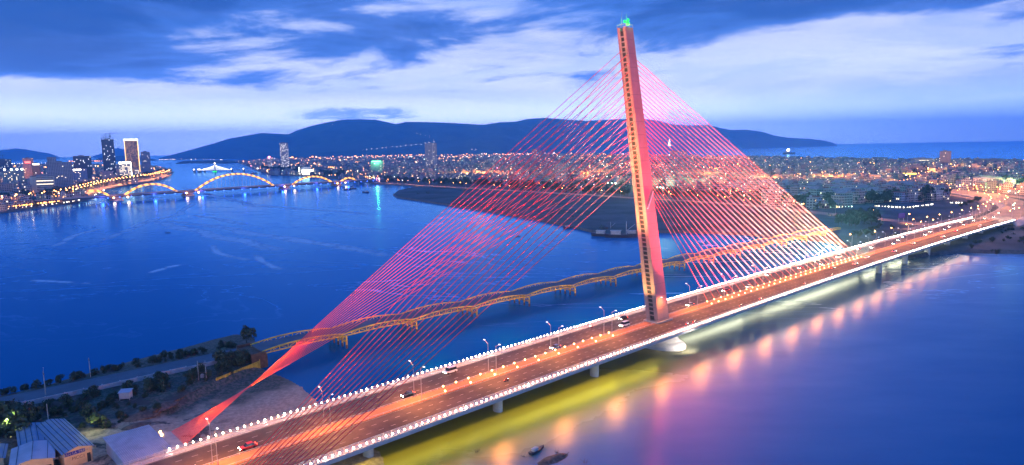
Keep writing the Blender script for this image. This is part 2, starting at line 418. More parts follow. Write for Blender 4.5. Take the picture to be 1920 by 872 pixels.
# ---- near bank (height field round the bridgehead and the old causeway)
near_poly = [(-420, 40), (-330, 95)] + g2([(-150, 795), (0, 752), (100, 722), (250, 680), (380, 645), (450, 629), (474, 634), (482, 660), (487, 690), (505, 699), (540, 712), (565, 727), (590, 750), (640, 800), (690, 836), (712, 850), (722, 880)]) + [(-30, 60), (-30, -60), (-420, -60)]
NP_ = np.array(near_poly)
def sdist(X, Y, P):
    d = np.full(X.shape, 1e9); ins = np.zeros(X.shape, bool)
    n = len(P)
    for i in range(n):
        ax, ay = P[i]; bx, by = P[(i+1) % n]
        ex, ey = bx-ax, by-ay
        tt = np.clip(((X-ax)*ex+(Y-ay)*ey)/(ex*ex+ey*ey), 0, 1)
        d = np.minimum(d, np.hypot(X-ax-tt*ex, Y-ay-tt*ey))
        cnd = ((ay > Y) != (by > Y)) & (X < (bx-ax)*(Y-ay)/(by-ay+1e-12)+ax)
        ins ^= cnd
    return np.where(ins, d, -d)
def fbm(x, y, sc, oc=4, seed=0.0):
    v = 0; a_ = 1; tot = 0
    for k in range(oc):
        v += a_*noise.noise(Vector((x*sc+seed, y*sc-seed, seed*.7))); tot += a_; sc *= 2.03; a_ *= .5
    return v/tot
gx = np.arange(-421, -20, 2.0); gy = np.arange(-60, 300, 2.0)
GX, GY = np.meshgrid(gx, gy); SD = sdist(GX, GY, NP_)
NZ = np.array([[fbm(x, y, .045) for x in gx] for y in gy]); NZ2 = np.array([[fbm(x, y, .25, 3, 5.1) for x in gx] for y in gy])
SB = GX*AX.x + GY*AX.y - SOFF; LB = GX*NX.x + GY*NX.y - LOFF
causeway = np.clip(1-np.abs(LB-101)/15, 0, 1)        # raised strip that carries the old road
Z = np.clip(SD*.35+NZ*1.5, -1.2, 1.0)*1.0
Z = np.where(SD > 0, np.minimum(2.3, .25+SD*.22)+NZ*1.0*np.clip(SD/12, 0, 1)+NZ2*.28, np.maximum(-1.5, SD*.35))
Z += np.where(SD > 0, np.clip((LB-55)/30, 0, 1)*1.0*np.clip(SD/5, 0, 1), 0)
flat = np.clip(1-(np.abs(LB-101)-9)/5, 0, 1)*(SD > 0)
Z = Z*(1-flat)+3.9*flat*np.clip(SD/3, 0, 1)+Z*flat*(1-np.clip(SD/3, 0, 1))
nb = MB()
ny_, nx_ = GX.shape
nb.v = [(float(GX[j, i]), float(GY[j, i]), float(Z[j, i])) for j in range(ny_) for i in range(nx_)]
for j in range(ny_-1):
    for i in range(nx_-1):
        if max(SD[j, i], SD[j, i+1], SD[j+1, i], SD[j+1, i+1]) > -8:
            q = j*nx_+i; nb.quadfaces([(q, q+1, q+nx_+1, q+nx_)])
_w0 = at(487, 692, 0); _w1 = at(405, 727, 0); _w2 = at(287, 782, 1.5)
def _side(A_, B_): 
    d_ = (B_-A_); d_.z = 0; L__ = d_.length; return ((GX-A_.x)*d_.y-(GY-A_.y)*d_.x)/L__
sd_ = np.minimum(_side(_w1, _w0), _side(_w2, _w1)) if False else np.where(SB > to_sl(_w1)[0], _side(_w1, _w0), _side(_w2, _w1))
sd_ = sd_ if True else sd_
NEARSIDE = np.clip(sd_/2.0, 0, 1)*np.clip((SB+186)/12, 0, 1)*(SD > 0)
Z = Z*(1-NEARSIDE)+np.minimum(Z, .75+NZ2*.25+NZ*.3)*NEARSIDE
nb.v = [(float(GX[j, i]), float(GY[j, i]), float(Z[j, i])) for j in range(ny_) for i in range(nx_)]
def near_side(x, y):
    return float(NEARSIDE[int(min(max((y-gy[0])/2, 0), ny_-1)), int(min(max((x-gx[0])/2, 0), nx_-1))])
def ground_z(x, y):
    i = (x-gx[0])/2.0; j = (y-gy[0])/2.0
    i0 = int(min(max(i, 0), nx_-2)); j0 = int(min(max(j, 0), ny_-2)); u = i-i0; v = j-j0
    return float((Z[j0, i0]*(1-u)+Z[j0, i0+1]*u)*(1-v)+(Z[j0+1, i0]*(1-u)+Z[j0+1, i0+1]*u)*v)
m, t, b = new_mat('near_ground'); b.inputs['Roughness'].default_value = .95
tc = t.node('ShaderNodeTexCoord').outputs['Object']; gx_, gy_, gz_ = t.xyz(tc)
lx = t.math('SUBTRACT', t.math('ADD', t.math('MULTIPLY', gx_, NX.x), t.math('MULTIPLY', gy_, NX.y)), LOFF)
na = t.noise(tc, .06, 8, .62); nb_ = t.noise(tc, .9, 6, .65)
sandc = t.mix(t.step(nb_, .35, .65), (.54, .37, .26), (.36, .24, .17))
grassc = t.mix(t.step(nb_, .4, .62), (.055, .065, .035), (.17, .13, .10))
edge = t.math('ADD', t.math('SUBTRACT', lx, 6.0), t.math('MULTIPLY', t.math('SUBTRACT', na, .5), 50))
gm = t.step(edge, 46, 60)
sx_ = t.math('SUBTRACT', t.math('ADD', t.math('MULTIPLY', gx_, AX.x), t.math('MULTIPLY', gy_, AX.y)), SOFF)
c1 = t.mix(gm, sandc, grassc)
c1 = t.mix(t.math('MULTIPLY', t.step(t.noise(tc, .11, 7, .66, .6), .50, .60), t.step(sx_, -150, -175)), c1, (.075, .05, .04))
t.put(b.inputs['Base Color'], c1)
bp = t.node('ShaderNodeBump'); bp.inputs['Strength'].default_value = .7; bp.inputs['Distance'].default_value = .5
t.put(bp.inputs['Height'], t.noise(tc, .7, 7, .65)); t.put(b.inputs['Normal'], bp.outputs[0])
tag(nb.build('river_bank', m, smooth=True), kind='structure')

# ---- mountains
def ridge(name, prof, d_ridge, d_base, mat_, seed=0.0, rows=26, step=6.0, amp=.10):
    """a mountain range as a height field: crest heights along bearings, slopes falling to the shore in front and behind"""
    xs = np.arange(prof[0][0], prof[-1][0]+.01, step); X0 = np.array([p[0] for p in prof]); Y0 = np.array([p[1] for p in prof])
    a = MB(); cols = len(xs)
    for j in range(rows):
        fr = j/(rows-1)
        for X in xs:
            Y = float(np.interp(X, X0, Y0)); dr = d_ridge(X); db = d_base(X)
            crest = at_dist(X, Y, dr)
            u = fr*1.45
            d = db+(dr-db)*u
            dirv = Vector((crest.x, crest.y, 0)).normalized()
            p = dirv*d
            h = max(crest.z, 0)
            prof_h = (u**.92 if u <= 1 else max(0, 1-(u-1)/.45))
            nz_ = fbm(p.x, p.y, .00055, 6, seed)
            gull = abs(fbm(p.x, p.y, .0011, 5, seed+3))
            z = h*prof_h*(1+(-1.15*gull+.3*nz_)*math.sin(min(u, 1)*math.pi)*1.0)-2
            if u <= 1: z = min(z, h*(u*1.15+.02))
            if j == 0: z = -5
            a.v.append((p.x, p.y, z))
    for j in range(rows-1):
        for i in range(cols-1):
            q = j*cols+i; a.quadfaces([(q, q+1, q+cols+1, q+cols)])
    return tag(a.build(name, mat_, smooth=True), kind='structure')
M['forest'] = mat('forest', (.012, .085, .115), .95, vscale=.0035, col2=(.04, .14, .17), detail=12)  # blue of the distance haze mixed into the forest tone
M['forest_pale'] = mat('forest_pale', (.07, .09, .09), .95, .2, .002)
son = [(296, 297.5), (320, 290), (340, 285), (372, 276), (400, 268), (430, 258.5), (462, 253), (490, 247.5), (512, 249), (540, 250.5), (560, 242), (582, 235), (605, 229), (640, 222.5), (675, 221.5), (705, 222.5), (725, 227), (742, 231), (760, 227), (800, 227),
       (850, 229), (905, 232.5), (935, 228), (965, 226.5), (990, 221), (1020, 219), (1060, 222), (1100, 225), (1150, 222), (1200, 221), (1230, 224), (1262, 232), (1290, 234), (1330, 233), (1352, 239), (1372, 243), (1400, 242), (1430, 246), (1450, 253), (1480, 258), (1520, 260), (1545, 263), (1560, 267), (1573, 273.5)]
ridge('peninsula_mountain', son, lambda X: 12500+max(0, (X-900))*7.0, lambda X: 9000+max(0, (X-900))*10.5, M['forest'], 1.3, 34, 5.0)
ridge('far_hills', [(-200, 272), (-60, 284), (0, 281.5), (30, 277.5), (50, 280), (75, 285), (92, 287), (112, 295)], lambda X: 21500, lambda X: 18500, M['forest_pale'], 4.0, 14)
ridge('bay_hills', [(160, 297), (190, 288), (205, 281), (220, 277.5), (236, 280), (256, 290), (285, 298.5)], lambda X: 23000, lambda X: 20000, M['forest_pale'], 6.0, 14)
ridge('bay_point', [(180, 297), (200, 293), (230, 291), (262, 294), (300, 300)], lambda X: 9800, lambda X: 9000, M['forest'], 7.0, 10)

# ---- roads laid on the land
def ribbon(name, pts, width, z, mat_, kind='structure', dz=0.0):
    a = MB(); n = len(pts); L_, R_ = [], []
    for i in range(n):
        p = Vector(pts[i]); q0 = Vector(pts[max(i-1, 0)]); q1 = Vector(pts[min(i+1, n-1)])
        d = (q1-q0); d.z = 0; d.normalize(); s_ = Vector((-d.y, d.x, 0))*width/2
        zz = (p.z if z is None else z)+dz
        a.v += [(p.x-s_.x, p.y-s_.y, zz), (p.x+s_.x, p.y+s_.y, zz)]
    a.quadfaces([(2*i, 2*i+2, 2*i+3, 2*i+1) for i in range(n-1)])
    return tag(a.build(name, mat_), kind=kind)
def smooth_path(pts, n=8):
    P = [Vector(p) for p in pts]; o_ = []
    for i in range(len(P)-1):
        p0, p1, p2, p3 = P[max(i-1, 0)], P[i], P[i+1], P[min(i+2, len(P)-1)]
        for k in range(n):
            t_ = k/n; o_.append(.5*((2*p1)+(-p0+p2)*t_+(2*p0-5*p1+4*p2-p3)*t_*t_+(-p0+3*p1-3*p2+p3)*t_**3))
    o_.append(P[-1]); return o_
M['road_lit'] = mat('road_lit', (.26, .21, .18), .75, .25, .05)
M['road_old'] = mat('road_old', (.10, .12, .15), .7, .2, .15)
riverside = smooth_path([Vector((*wpt(at(x, y, 3)), 0)) for x, y in [(700, 341.5), (760, 345), (850, 350.5), (950, 356.5), (1040, 361.5), (1120, 366), (1200, 371.5), (1300, 377), (1400, 384), (1530, 398), (1640, 409), (1700, 416), (1760, 424)]])
ribbon('riverside_road', riverside, 22, 2.62, M['road_lit'])
sroad = smooth_path([Vector((*wpt(at(x, y, 4)), 0)) for x, y in [(1700, 428), (1740, 420), (1800, 407), (1835, 395), (1848, 384), (1835, 374), (1795, 366), (1750, 359)]])
ribbon('slip_road', sroad, 11, 2.63, M['road_lit'])
APP = smooth_path([B(548, .9, 6.4), B(575, .9, 6.2)]+[Vector((*wpt(at(x, y, 4.5)), zz)) for x, y, zz in [(1915, 389, 5.4), (1895, 378, 4.6), (1860, 368, 3.6), (1810, 359.5, 3.0), (1750, 353, 2.9), (1680, 348.5, 2.9), (1600, 345.5, 2.9)]])
ribbon('approach_road', APP, 30, None, M['road_lit'])
aff = smooth_path([Vector((*wpt(at(x, y, 4)), 0)) for x, y in [(2100, 392), (1990, 378), (1920, 369), (1860, 362), (1800, 355), (1740, 350.5)]])
ribbon('avenue', aff, 20, 2.64, M['road_lit'])
east_av = smooth_path([Vector((*wpt(at(x, y, 3)), 0)) for x, y in [(1680, 349), (1705, 340), (1730, 326), (1765, 318), (1800, 312)]])
ribbon('beach_avenue', east_av, 26, 2.65, M['road_lit'])
wprom = smooth_path([Vector((*wpt(at(x, y, 3)), 0)) for x, y in [(-80, 402), (0, 389), (60, 381), (120, 373), (160, 362), (190, 353), (235, 344), (270, 338.5), (300, 332.5), (314, 327)]])
ribbon('promenade', wprom, 26, 2.62, M['road_lit'])
ribbon('causeway_road', smooth_path([B(-330, 103, 0), B(-260, 101.5, 0), B(-200, 101, 0), B(-131, 101, 0)]), 13, 4.05, M['road_old'])
# embankment under the approach
a = MB(); ring = []
for i, p in enumerate(APP[:44]):
    q0 = APP[max(i-1, 0)]; q1 = APP[i+1]; d = (q1-q0); d.z = 0; d.normalize(); s_ = Vector((-d.y, d.x, 0))
    ring.append([p-s_*22-Vector((0, 0, p.z-2.4)), p-s_*15.4-Vector((0, 0, .06)), p+s_*15.4-Vector((0, 0, .06)), p+s_*22-Vector((0, 0, p.z-2.4))])
a.rings(ring, cap=True)
tag(a.build('embankment', M['concrete']), kind='structure')

# ================================================================== CABLE-STAYED BRIDGE (local frame: x along the deck, y across, pylon foot at 0)
S0, S1, CL = -236.0, 551.0, .9
SS = [S0+i*(S1-S0)/78 for i in range(79)]
bridge = thing('cable_stayed_bridge', 'long cable-stayed bridge with one leaning pink-lit pylon and red stay cables', 'bridge', mw=BM)
def strip(name, l0, l1, dz, mt, parent=bridge, s0=S0, s1=S1, n=78, th=0.0):
    a = MB(); ss = [s0+i*(s1-s0)/n for i in range(n+1)]
    if th <= 0:
        for s in ss: a.v += [(s, l0, zd(s)+dz), (s, l1, zd(s)+dz)]
        a.quadfaces([(2*i, 2*i+2, 2*i+3, 2*i+1) for i in range(n)])
    else:
        a.rings([[(s, l0, zd(s)+dz-th), (s, l0, zd(s)+dz), (s, l1, zd(s)+dz), (s, l1, zd(s)+dz-th)] for s in ss])
    return a.build(name, mt, parent)
# deck: thin edge wings over a trapezoidal box girder
a = MB()
a.rings([[(s, -17.1, zd(s)), (s, 17.8, zd(s)), (s, 17.8, zd(s)-.75), (s, 10.2, zd(s)-1.2), (s, 7.6, zd(s)-2.9), (s, -6.2, zd(s)-2.9), (s, -9.2, zd(s)-1.2), (s, -17.1, zd(s)-.75)][::-1] for s in SS])
M['girder'] = mat('girder', (.50, .47, .43), .75, .2, .2)
a.build('deck', M['girder'], bridge)
strip('median', -1.6, 3.4, .16, M['median'], th=.15)
strip('walkway', -16.5, -13.8, .20, M['parapet'], th=.19); strip('walkway', 15.5, 17.2, .20, M['parapet'], th=.19)
# carriageways with their painted lane dashes and edge lines
for l0, l1, dashes, edges in ((-13.8, -1.6, (-5.7, -9.7), (-13.35, -1.95)), (3.4, 15.5, (7.4, 11.4), (3.75, 15.1))):
    a = MB()
    for s in SS: a.v += [(s, l0, zd(s)+.006), (s, l1, zd(s)+.006)]
    a.quadfaces([(2*i, 2*i+2, 2*i+3, 2*i+1) for i in range(78)])
    a.cur = 1
    for l in dashes:
        s = S0+1
        while s < S1-3:
            z = zd(s+.75)+.013; dzs = (zd(s+1.5)-zd(s))/2
            bi = len(a.v); a.v += [(s, l-.09, z-dzs), (s+1.6, l-.09, z+dzs), (s+1.6, l+.09, z+dzs), (s, l+.09, z-dzs)]; a.quadfaces([(bi, bi+1, bi+2, bi+3)])
            s += 3.9
    for l in edges:
        b0 = len(a.v)
        for s in SS: a.v += [(s, l-.08, zd(s)+.013), (s, l+.08, zd(s)+.013)]
        a.quadfaces([(b0+2*i, b0+2*i+2, b0+2*i+3, b0+2*i+1) for i in range(78)])
    a.build('roadway', [M['asphalt'], M['paint']], bridge)
# railings
def railing(l, h0, h, step, rails, mt, name='railing'):
    a = MB(); s = S0
    while s <= S1:
        z = zd(s); a.box(s-.06, s+.06, l-.05, l+.05, z+h0, z+h); s += step
    for r_ in rails:
        a.rings([[(s, l-.045, zd(s)+r_-.04), (s, l-.045, zd(s)+r_+.04), (s, l+.045, zd(s)+r_+.04), (s, l+.045, zd(s)+r_-.04)] for s in SS])
    return a.build(name, mt, bridge)
M['rail_steel'] = mat('rail_steel', (.62, .58, .55), .5)
strip('parapet', -17.1, -16.5, .50, M['parapet'], th=.495); strip('parapet', 17.2, 17.8, .50, M['parapet'], th=.495)
railing(-16.8, .5, 1.30, 1.94, (.82, 1.28), M['rail_steel']); railing(17.5, .5, 1.30, 1.94, (.82, 1.28), M['rail_steel'])
railing(-13.95, .2, .85, 2.5, (.55, .85), M['rail_steel'], 'guard_rail'); railing(15.65, .2, .85, 2.5, (.55, .85), M['rail_steel'], 'guard_rail')
railing(-1.35, .16, .62, 2.5, (.60,), M['rail_steel'], 'guard_rail'); railing(3.15, .16, .62, 2.5, (.60,), M['rail_steel'], 'guard_rail')

mm_ = M['pylon']; t = NT(mm_.node_tree); b = t.n['Principled BSDF']
zc_ = t.xyz(t.node('ShaderNodeTexCoord').outputs['Object'])[2]
jt = t.math('LESS_THAN', t.math('FRACT', t.math('DIVIDE', zc_, 5.2)), .045)
src = b.inputs['Base Color'].links[0].from_socket
stn = t.step(t.noise(t.comb(t.math('MULTIPLY', t.xyz(t.node('ShaderNodeTexCoord').outputs['Object'])[0], 2.2), t.xyz(t.node('ShaderNodeTexCoord').outputs['Object'])[1], t.math('MULTIPLY', zc_, .12)), 1.0, 6, .6), .5, .75)
t.put(b.inputs['Base Color'], t.mix(t.math('MULTIPLY', stn, .45), t.mix(t.math('MULTIPLY', jt, .6), src, (.16, .13, .12)), (.22, .18, .17)))
# ---- pylon: leaning box column, slotted on its rear face
PYZ0, PYZ1 = 8.4, 129.4
def pyl(z):
    t_ = (z-9)/120.5
    return 2.6-21.9*t_, 10.4-25.3*t_, 3.15-1.05*t_       # rear s, front s, half width
def pylon_ring(z):
    r0, f0, hw = pyl(z); sw = hw*.37; dp = (f0-r0)*.32
    return [(r0, CL-hw, z), (f0, CL-hw, z), (f0, CL+hw, z), (r0, CL+hw, z), (r0, CL+sw, z), (r0+dp, CL+sw, z), (r0+dp, CL-sw, z), (r0, CL-sw, z)]
a = MB(); a.rings([pylon_ring(PYZ0+(PYZ1-PYZ0)*i/30) for i in range(31)])
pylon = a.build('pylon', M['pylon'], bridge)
# dark sheet set inside the slot as the shade of its openings
a = MB(); a.rings([[(pyl(z)[0]+.30, CL-pyl(z)[2]*.37+.004, z), (pyl(z)[0]+.30, CL+pyl(z)[2]*.37-.004, z)] for z in (10, 128.0)], cap=False, close=False)
a.build('shaft_shade', M['dark'], pylon)
z = 12.0; k = 0
while z < 127.5 and k < 62:
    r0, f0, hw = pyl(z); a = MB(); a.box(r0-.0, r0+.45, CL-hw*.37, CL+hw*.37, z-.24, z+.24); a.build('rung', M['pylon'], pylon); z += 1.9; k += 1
a = MB(); r0, f0, hw = pyl(129.4)
for (x, y) in ((r0, CL-hw), (f0, CL-hw), (f0, CL+hw), (r0, CL+hw), ((r0+f0)/2, CL-hw), ((r0+f0)/2, CL+hw)):
    a.tube((x, y, 129.3), (x, y, 130.6), .06)
for p, q in (((r0, CL-hw), (f0, CL-hw)), ((f0, CL-hw), (f0, CL+hw)), ((f0, CL+hw), (r0, CL+hw)), ((r0, CL+hw), (r0, CL-hw))):
    a.tube((*p, 130.5), (*q, 130.5), .05)
a.build('roof_railing', M['rail_steel'], pylon)
for (x, y, h) in ((r0+1.0, CL+.6, 6.2), (r0+2.6, CL-.4, 5.4)):
    a = MB(); a.tube((x, y, 129.4), (x, y, 129.4+h), .09, .03); a.build('antenna', M['steel'], pylon)
a = MB()
for (x, y, z, r) in ((r0+2.7, CL-1.0, 131.0, .75), (r0+3.3, CL-.2, 131.8, .6), (r0+2.2, CL+.1, 131.9, .55), (r0+3.0, CL-.9, 132.4, .5)): a.ball((x, y, z), r, 8, 5)
a.build('beacon', M['green_lamp'], pylon, smooth=True)
# horizontal recess line and the diagonal gangway on the lit flank
a = MB()
r1, f1, h1 = pyl(58.5); r2, f2, h2 = pyl(65.5)
a.bar((r1+.9, CL-h1-.25, 58.5), (f2-.3, CL-h2-.25, 65.5), .35, .5)
a.build('gangway', M['concrete_white'], pylon)
# pylon base: plinth collar on deck, shaft and flared foot in the river
a = MB(); zz0 = zd(5)
a.box(1.4, 11.9, CL-3.9, CL+3.9, zz0+.1, zz0+.75); a.build('plinth', M['concrete'], bridge)
a = MB(); rr = []
for z, rx, ry, cs in ((-3, 9.0, 14.8, 2.5), (1.2, 9.0, 14.8, 2.5), (1.9, 8.2, 14.0, 2.5), (2.6, 6.9, 11.6, 3), (4.2, 6.2, 9.8, 4), (6.0, 5.8, 8.8, 5)):
    rr.append([(cs+rx*math.cos(q)*1.0, CL-1.0+ry*math.sin(q), z) for q in [2*math.pi*i/40 for i in range(40)]])
a.rings(rr); a.build('pylon_pier', M['concrete_white'], bridge, smooth=False)
# ---- river piers
PIERS = [-141, -94, -47]+[229.6+47*i for i in range(7)]
for s in PIERS:
    a = MB(); zt = zd(s)-2.9
    for l in (-9.6, 11.0):
        a.rings([[(s+1.35*math.cos(q), l+1.9*math.sin(q)+(0 if z < 1 else 0), z) for q in [2*math.pi*i/14 for i in range(14)]] for z in (-3, zt-.9, zt+1.2)])
    a.box(s-1.3, s+1.3, -9.0, 10.4, zt-1.5, zt-.003)
    a.build('pier', M['concrete_white'], bridge)
# ---- anchor blocks of the back stays
M['cable_front'] = M['cable']
for sg in (1, -1):
    c0 = CL+sg*17.6; c1 = CL+sg*33.5
    a = MB(); lo, hi = min(c0, c1), max(c0, c1)
    o7 = 0 if sg > 0 else -7.1; a.hexa([(-186+o7, lo, 1), (-176.5+o7, lo, 1), (-176.5+o7, hi, 1), (-186+o7, hi, 1)], [(-184.5+o7, lo, 6.1), (-178.8+o7, lo, 5.2), (-178.8+o7, hi, 5.2), (-184.5+o7, hi, 6.1)])
    a.build('cable_anchorage', M['concrete'], bridge)
# ---- stay cables
def cable(p0, p1, r=.125):
    a = MB(); a.tube(p0, p1, r, n=6, cap=False); return a.build('stay_cable', M['cable'], bridge, smooth=True)
NF = 30
for k in range(NF):
    s = 224.0-k*6.1; z = 119.3-k*1.86
    cable((pyl(z)[1]-.05, CL, z), (s, CL+.1, zd(s)+.3))
for k in range(15):
    z = 121.0-k*3.2; u = k/14
    for sg in (1, -1):
        zz = z-(0 if sg > 0 else 1.6)
        if sg > 0: cable((pyl(zz)[0]+.3, CL+1.35, zz), (-179.4, CL+20.5+u*12.5, 5.6-.3*u), .095)
        else: cable((pyl(zz)[0]+.3, CL-1.35, zz), (-186.5, CL-18-u*16, 5.6-.3*u), .115)
a = MB()
# lamps at the cable feet, in pairs on the median
def make_foot_lamp():
    t_ = thing('foot_lamp', 'x', 'floodlight')
    q = MB(); q.box(-.12, .12, -.12, .12, 0, .45); q.build('lamp_post', M['steel'], t_)
    q = MB(); q.ball((0, 0, .62), .30, 8, 5); q.build('lamp_globe', M['lamp_warm'], t_, smooth=True)
    return t_
FOOT = make_foot_lamp(); FOOTP = proto_kids(FOOT); first = True
GF = 'pairs of low floodlights along the planted median'
for k in range(NF):
    s = 224.0-k*6.1
    for l in (CL-1.9, CL+1.9):
        p = B(s+(1.2 if l > CL else -1.2), l, zd(s)+.16)
        side_ = 'on the far edge of the median' if l > CL else 'on the near edge of the median'
        lab = 'orange floodlight %s, %s from its right end' % (side_, ordw(k+1))
        if first: FOOT.location = p; FOOT['label'] = lab; FOOT['group'] = GF; first = False
        else: dup(FOOT, FOOTP, p, 0, lab, group=GF)
for k in range(24):
    s = -24-k*5.15
    if k < 17:
        dup(FOOT, FOOTP, B(s, CL+1.9, zd(s)+.16), 0, 'orange floodlight, %s left of the pylon, on the far edge of the median' % ordw(k+1), group=GF)
    if k % 2 == 0 and k < 18: dup(FOOT, FOOTP, B(s-2, CL-1.9, zd(s)+.16), 0, 'orange floodlight, %s left of the pylon, on the near edge of the median' % ordw(k//2+1), group=GF)
for i, (s, l) in enumerate([(-182.5, 36), (-182.5, 38.2), (-182.3, 33.8), (-182.5, 31.4)]):
    dup(FOOT, FOOTP, B(s, l, 5.4 if l < 34.5 else 3.4), 0, 'warm round lamp, %s in the short row beside the cable anchorage' % ['third from the river', 'farthest from the bridge', 'second from the bridge', 'nearest the bridge'][i], scale=(1.25, 1.25, 1.25), group='lamps at the cable anchorage')

# railing lamps: the 300 nearest each a thing of its own, the rest one mass
def lamp_mb(q, x=0, y=0, z=0, m0=0):
    q.cur = 0; q.tube((x, y, z), (x, y, z+.45), .09, n=5, cap=False)
    q.cur = 1; q.ball((x, y, z+.74), .215, 6, 4, 1.35)
q = MB(); lamp_mb(q)
lmes = [q.mesh('rail_lamp', [M['steel'], m_]) for m_ in (M['lamp_white'], emit('lamp_white_dim', (1, .78, .55), 24), emit('lamp_white_bright', (1, .92, .80), 85))]
allp = []
s = -184.0
while s < S1:
    for l in (-16.85, 17.55): allp.append((s, l))
    s += 1.94
allp.sort(key=lambda p_: B(p_[0], p_[1]).length)
vis = [p_ for p_ in allp if not (p_[1] < 0 and p_[0] < -164)]
def rail_label(s, l):
    k_ = math.floor((s-(-57.0))/30.2); side_ = 'near' if l < 0 else 'far'
    if k_ < -4: return 'white globe lamp, %s left of the first median post, on the %s railing' % (ordw(int((-177.8-s)/1.94)+1), side_)
    n_ = int((s-(-57.0+30.2*k_))/1.94)+1
    return 'white globe lamp, %s right of the %s median post, on the %s railing' % (ordw(n_), ordw(k_+5), side_)
for s, l in vis[:300]:
    o = link('railing_lamp', lmes[rnd.choice((0, 0, 0, 1, 1, 2))]); o.location = B(s, l, zd(s)+.5)
    tag(o, rail_label(s, l), 'lamp', 'white lamps along the bridge railings')
q = MB()
for s, l in vis[300:]:
    p = B(s, l, zd(s)+.5); lamp_mb(q, p.x, p.y, p.z)
tag(q.build('railing_lamps', [M['steel'], M['lamp_white']]), 'distant white lamps running together along both bridge railings', 'lamps', 'white lamps along the bridge railings', 'stuff')

# ---- street lamps on the median: pole with one raised arm
def make_pole():
    t_ = thing('street_lamp', 'x', 'street lamp')
    q = MB(); q.tube((0, 0, 0), (0, 0, 10.4), .085, .055, 8); q.tube((0, 0, 10.3), (0, 1.7, 11.3), .06, .05, 6); q.build('pole', M['steel'], t_)
    q = MB(); q.box(-.16, .16, 1.55, 2.25, 11.26, 11.42); q.build('lamp_head', M['pale_lamp'], t_)
    return t_
POLE = make_pole(); POLEP = proto_kids(POLE); first = True
ORD = [ordw(i+1) for i in range(40)]
_ = ['first', 'second', 'third', 'fourth', 'fifth', 'sixth', 'seventh', 'eighth', 'ninth', 'tenth', 'eleventh', 'twelfth', 'thirteenth', 'fourteenth', 'fifteenth', 'sixteenth', 'seventeenth', 'eighteenth', 'nineteenth', 'twentieth', 'twenty-first', 'twenty-second', 'twenty-third', 'twenty-fourth']
k = 0
for i in range(-4, 20):
    s = -57.0+i*30.2
    if s > S1-5: break
    for l, rz, nm in ((3.0, TH, 'far'), (-1.15, TH+math.pi, 'near')):
        where = '%s post from the left along the bridge median, arm over the %s roadway' % (ORD[i+4], nm)
        if first: POLE.location = B(s, l, zd(s)+.16); POLE.rotation_euler = (0, 0, rz); POLE['label'] = where; POLE['group'] = 'lamp posts along the bridge median'; pr = POLE; first = False
        else: pr = dup(POLE, POLEP, B(s, l, zd(s)+.16), rz, where, group='lamp posts along the bridge median')
        light('road_light', 'SPOT', 16000, (1, .33, .08), pr, (0, 2.0, 11.1), (0, 5.2, 0), 3.0, 168, .5)

# ---- floodlights of the bridge
def blight(name, typ, e, col, p, tgt, size=.5, spot=60, blend=.7):
    light(name, typ, e, col, bridge, p, tgt, size, spot, blend)
# flank of the pylon
for (s, l, z, ts, tz, e, sp) in ((8.5, -5.2, 10.2, 2, 40, 14000, 40), (5.5, -5.6, 10.2, 1, 34, 12000, 46), (11, -6.5, 10.2, -2, 70, 60000, 30), (8, -12.5, 10.0, -8, 95, 900000, 26), (-6, -13.5, 9.6, -12, 112, 1300000, 24), (10, -13.0, 10.0, -3, 62, 300000, 34)):
    blight('pylon_spot', 'SPOT', e*(1.0 if tz > 60 else 1.0), (1, .02, .07) if tz > 60 else (1, .09, .12), (s, l, z), (ts, CL-2, tz), .3, sp)
# rear face, amber
for (s, l, z, tz, e, sp) in ((-5, CL+1, 9.5, 40, 90000, 50), (-22, CL, 9.3, 75, 1000000, 30), (-34, CL+1, 9.0, 108, 2000000, 24)):
    blight('pylon_spot', 'SPOT', e, (1, .56, .16), (s, l, z), (pyl(tz)[0], CL, tz), .3, sp)
# main-span stays: warm near the deck to the right, red towards the pylon
for k in range(0, NF, 2):
    s = 224.0-k*6.1; u = k/NF
    colr = (1, .95*(1-u)+.10*u, .50*(1-u)+.10*u)
    for sg in (-1,):
        blight('cable_flood', 'SPOT', 300000*(1.0+.7*(1-u)), colr, (s-3, CL+sg*9.0, zd(s)+2.5), (s-20-14*(1-u), CL+2, 46), .5, 96, .6)
# back stays
for (s, l, e, tz) in ((-150, -13, 36000, 30), (-120, -14, 36000, 36), (-90, -14, 42000, 48), (-60, -14, 46000, 60), (-35, -14, 42000, 75), (-150, 15, 26000, 20), (-120, 15, 26000, 36), (-90, 15, 30000, 48), (-60, 15, 34000, 60), (-35, 15, 34000, 75)):
    blight('cable_flood', 'SPOT', e*9, (1, .10+.12*(s < -100), .06), (s, l+CL, zd(s)+1.0), (s+3, CL+(4 if l > 0 else -4), tz*1.4+20), .4, 92, .9)
for (s, l, e) in ((-174, 25, 6500), (-168, 22, 5200), (-160, 24, 5200)):
    blight('cable_flood', 'SPOT', e*5, (1, .42, .10), (s, l+CL, 3.2), (s+18, l+CL-4, 22), .3, 120, .9)
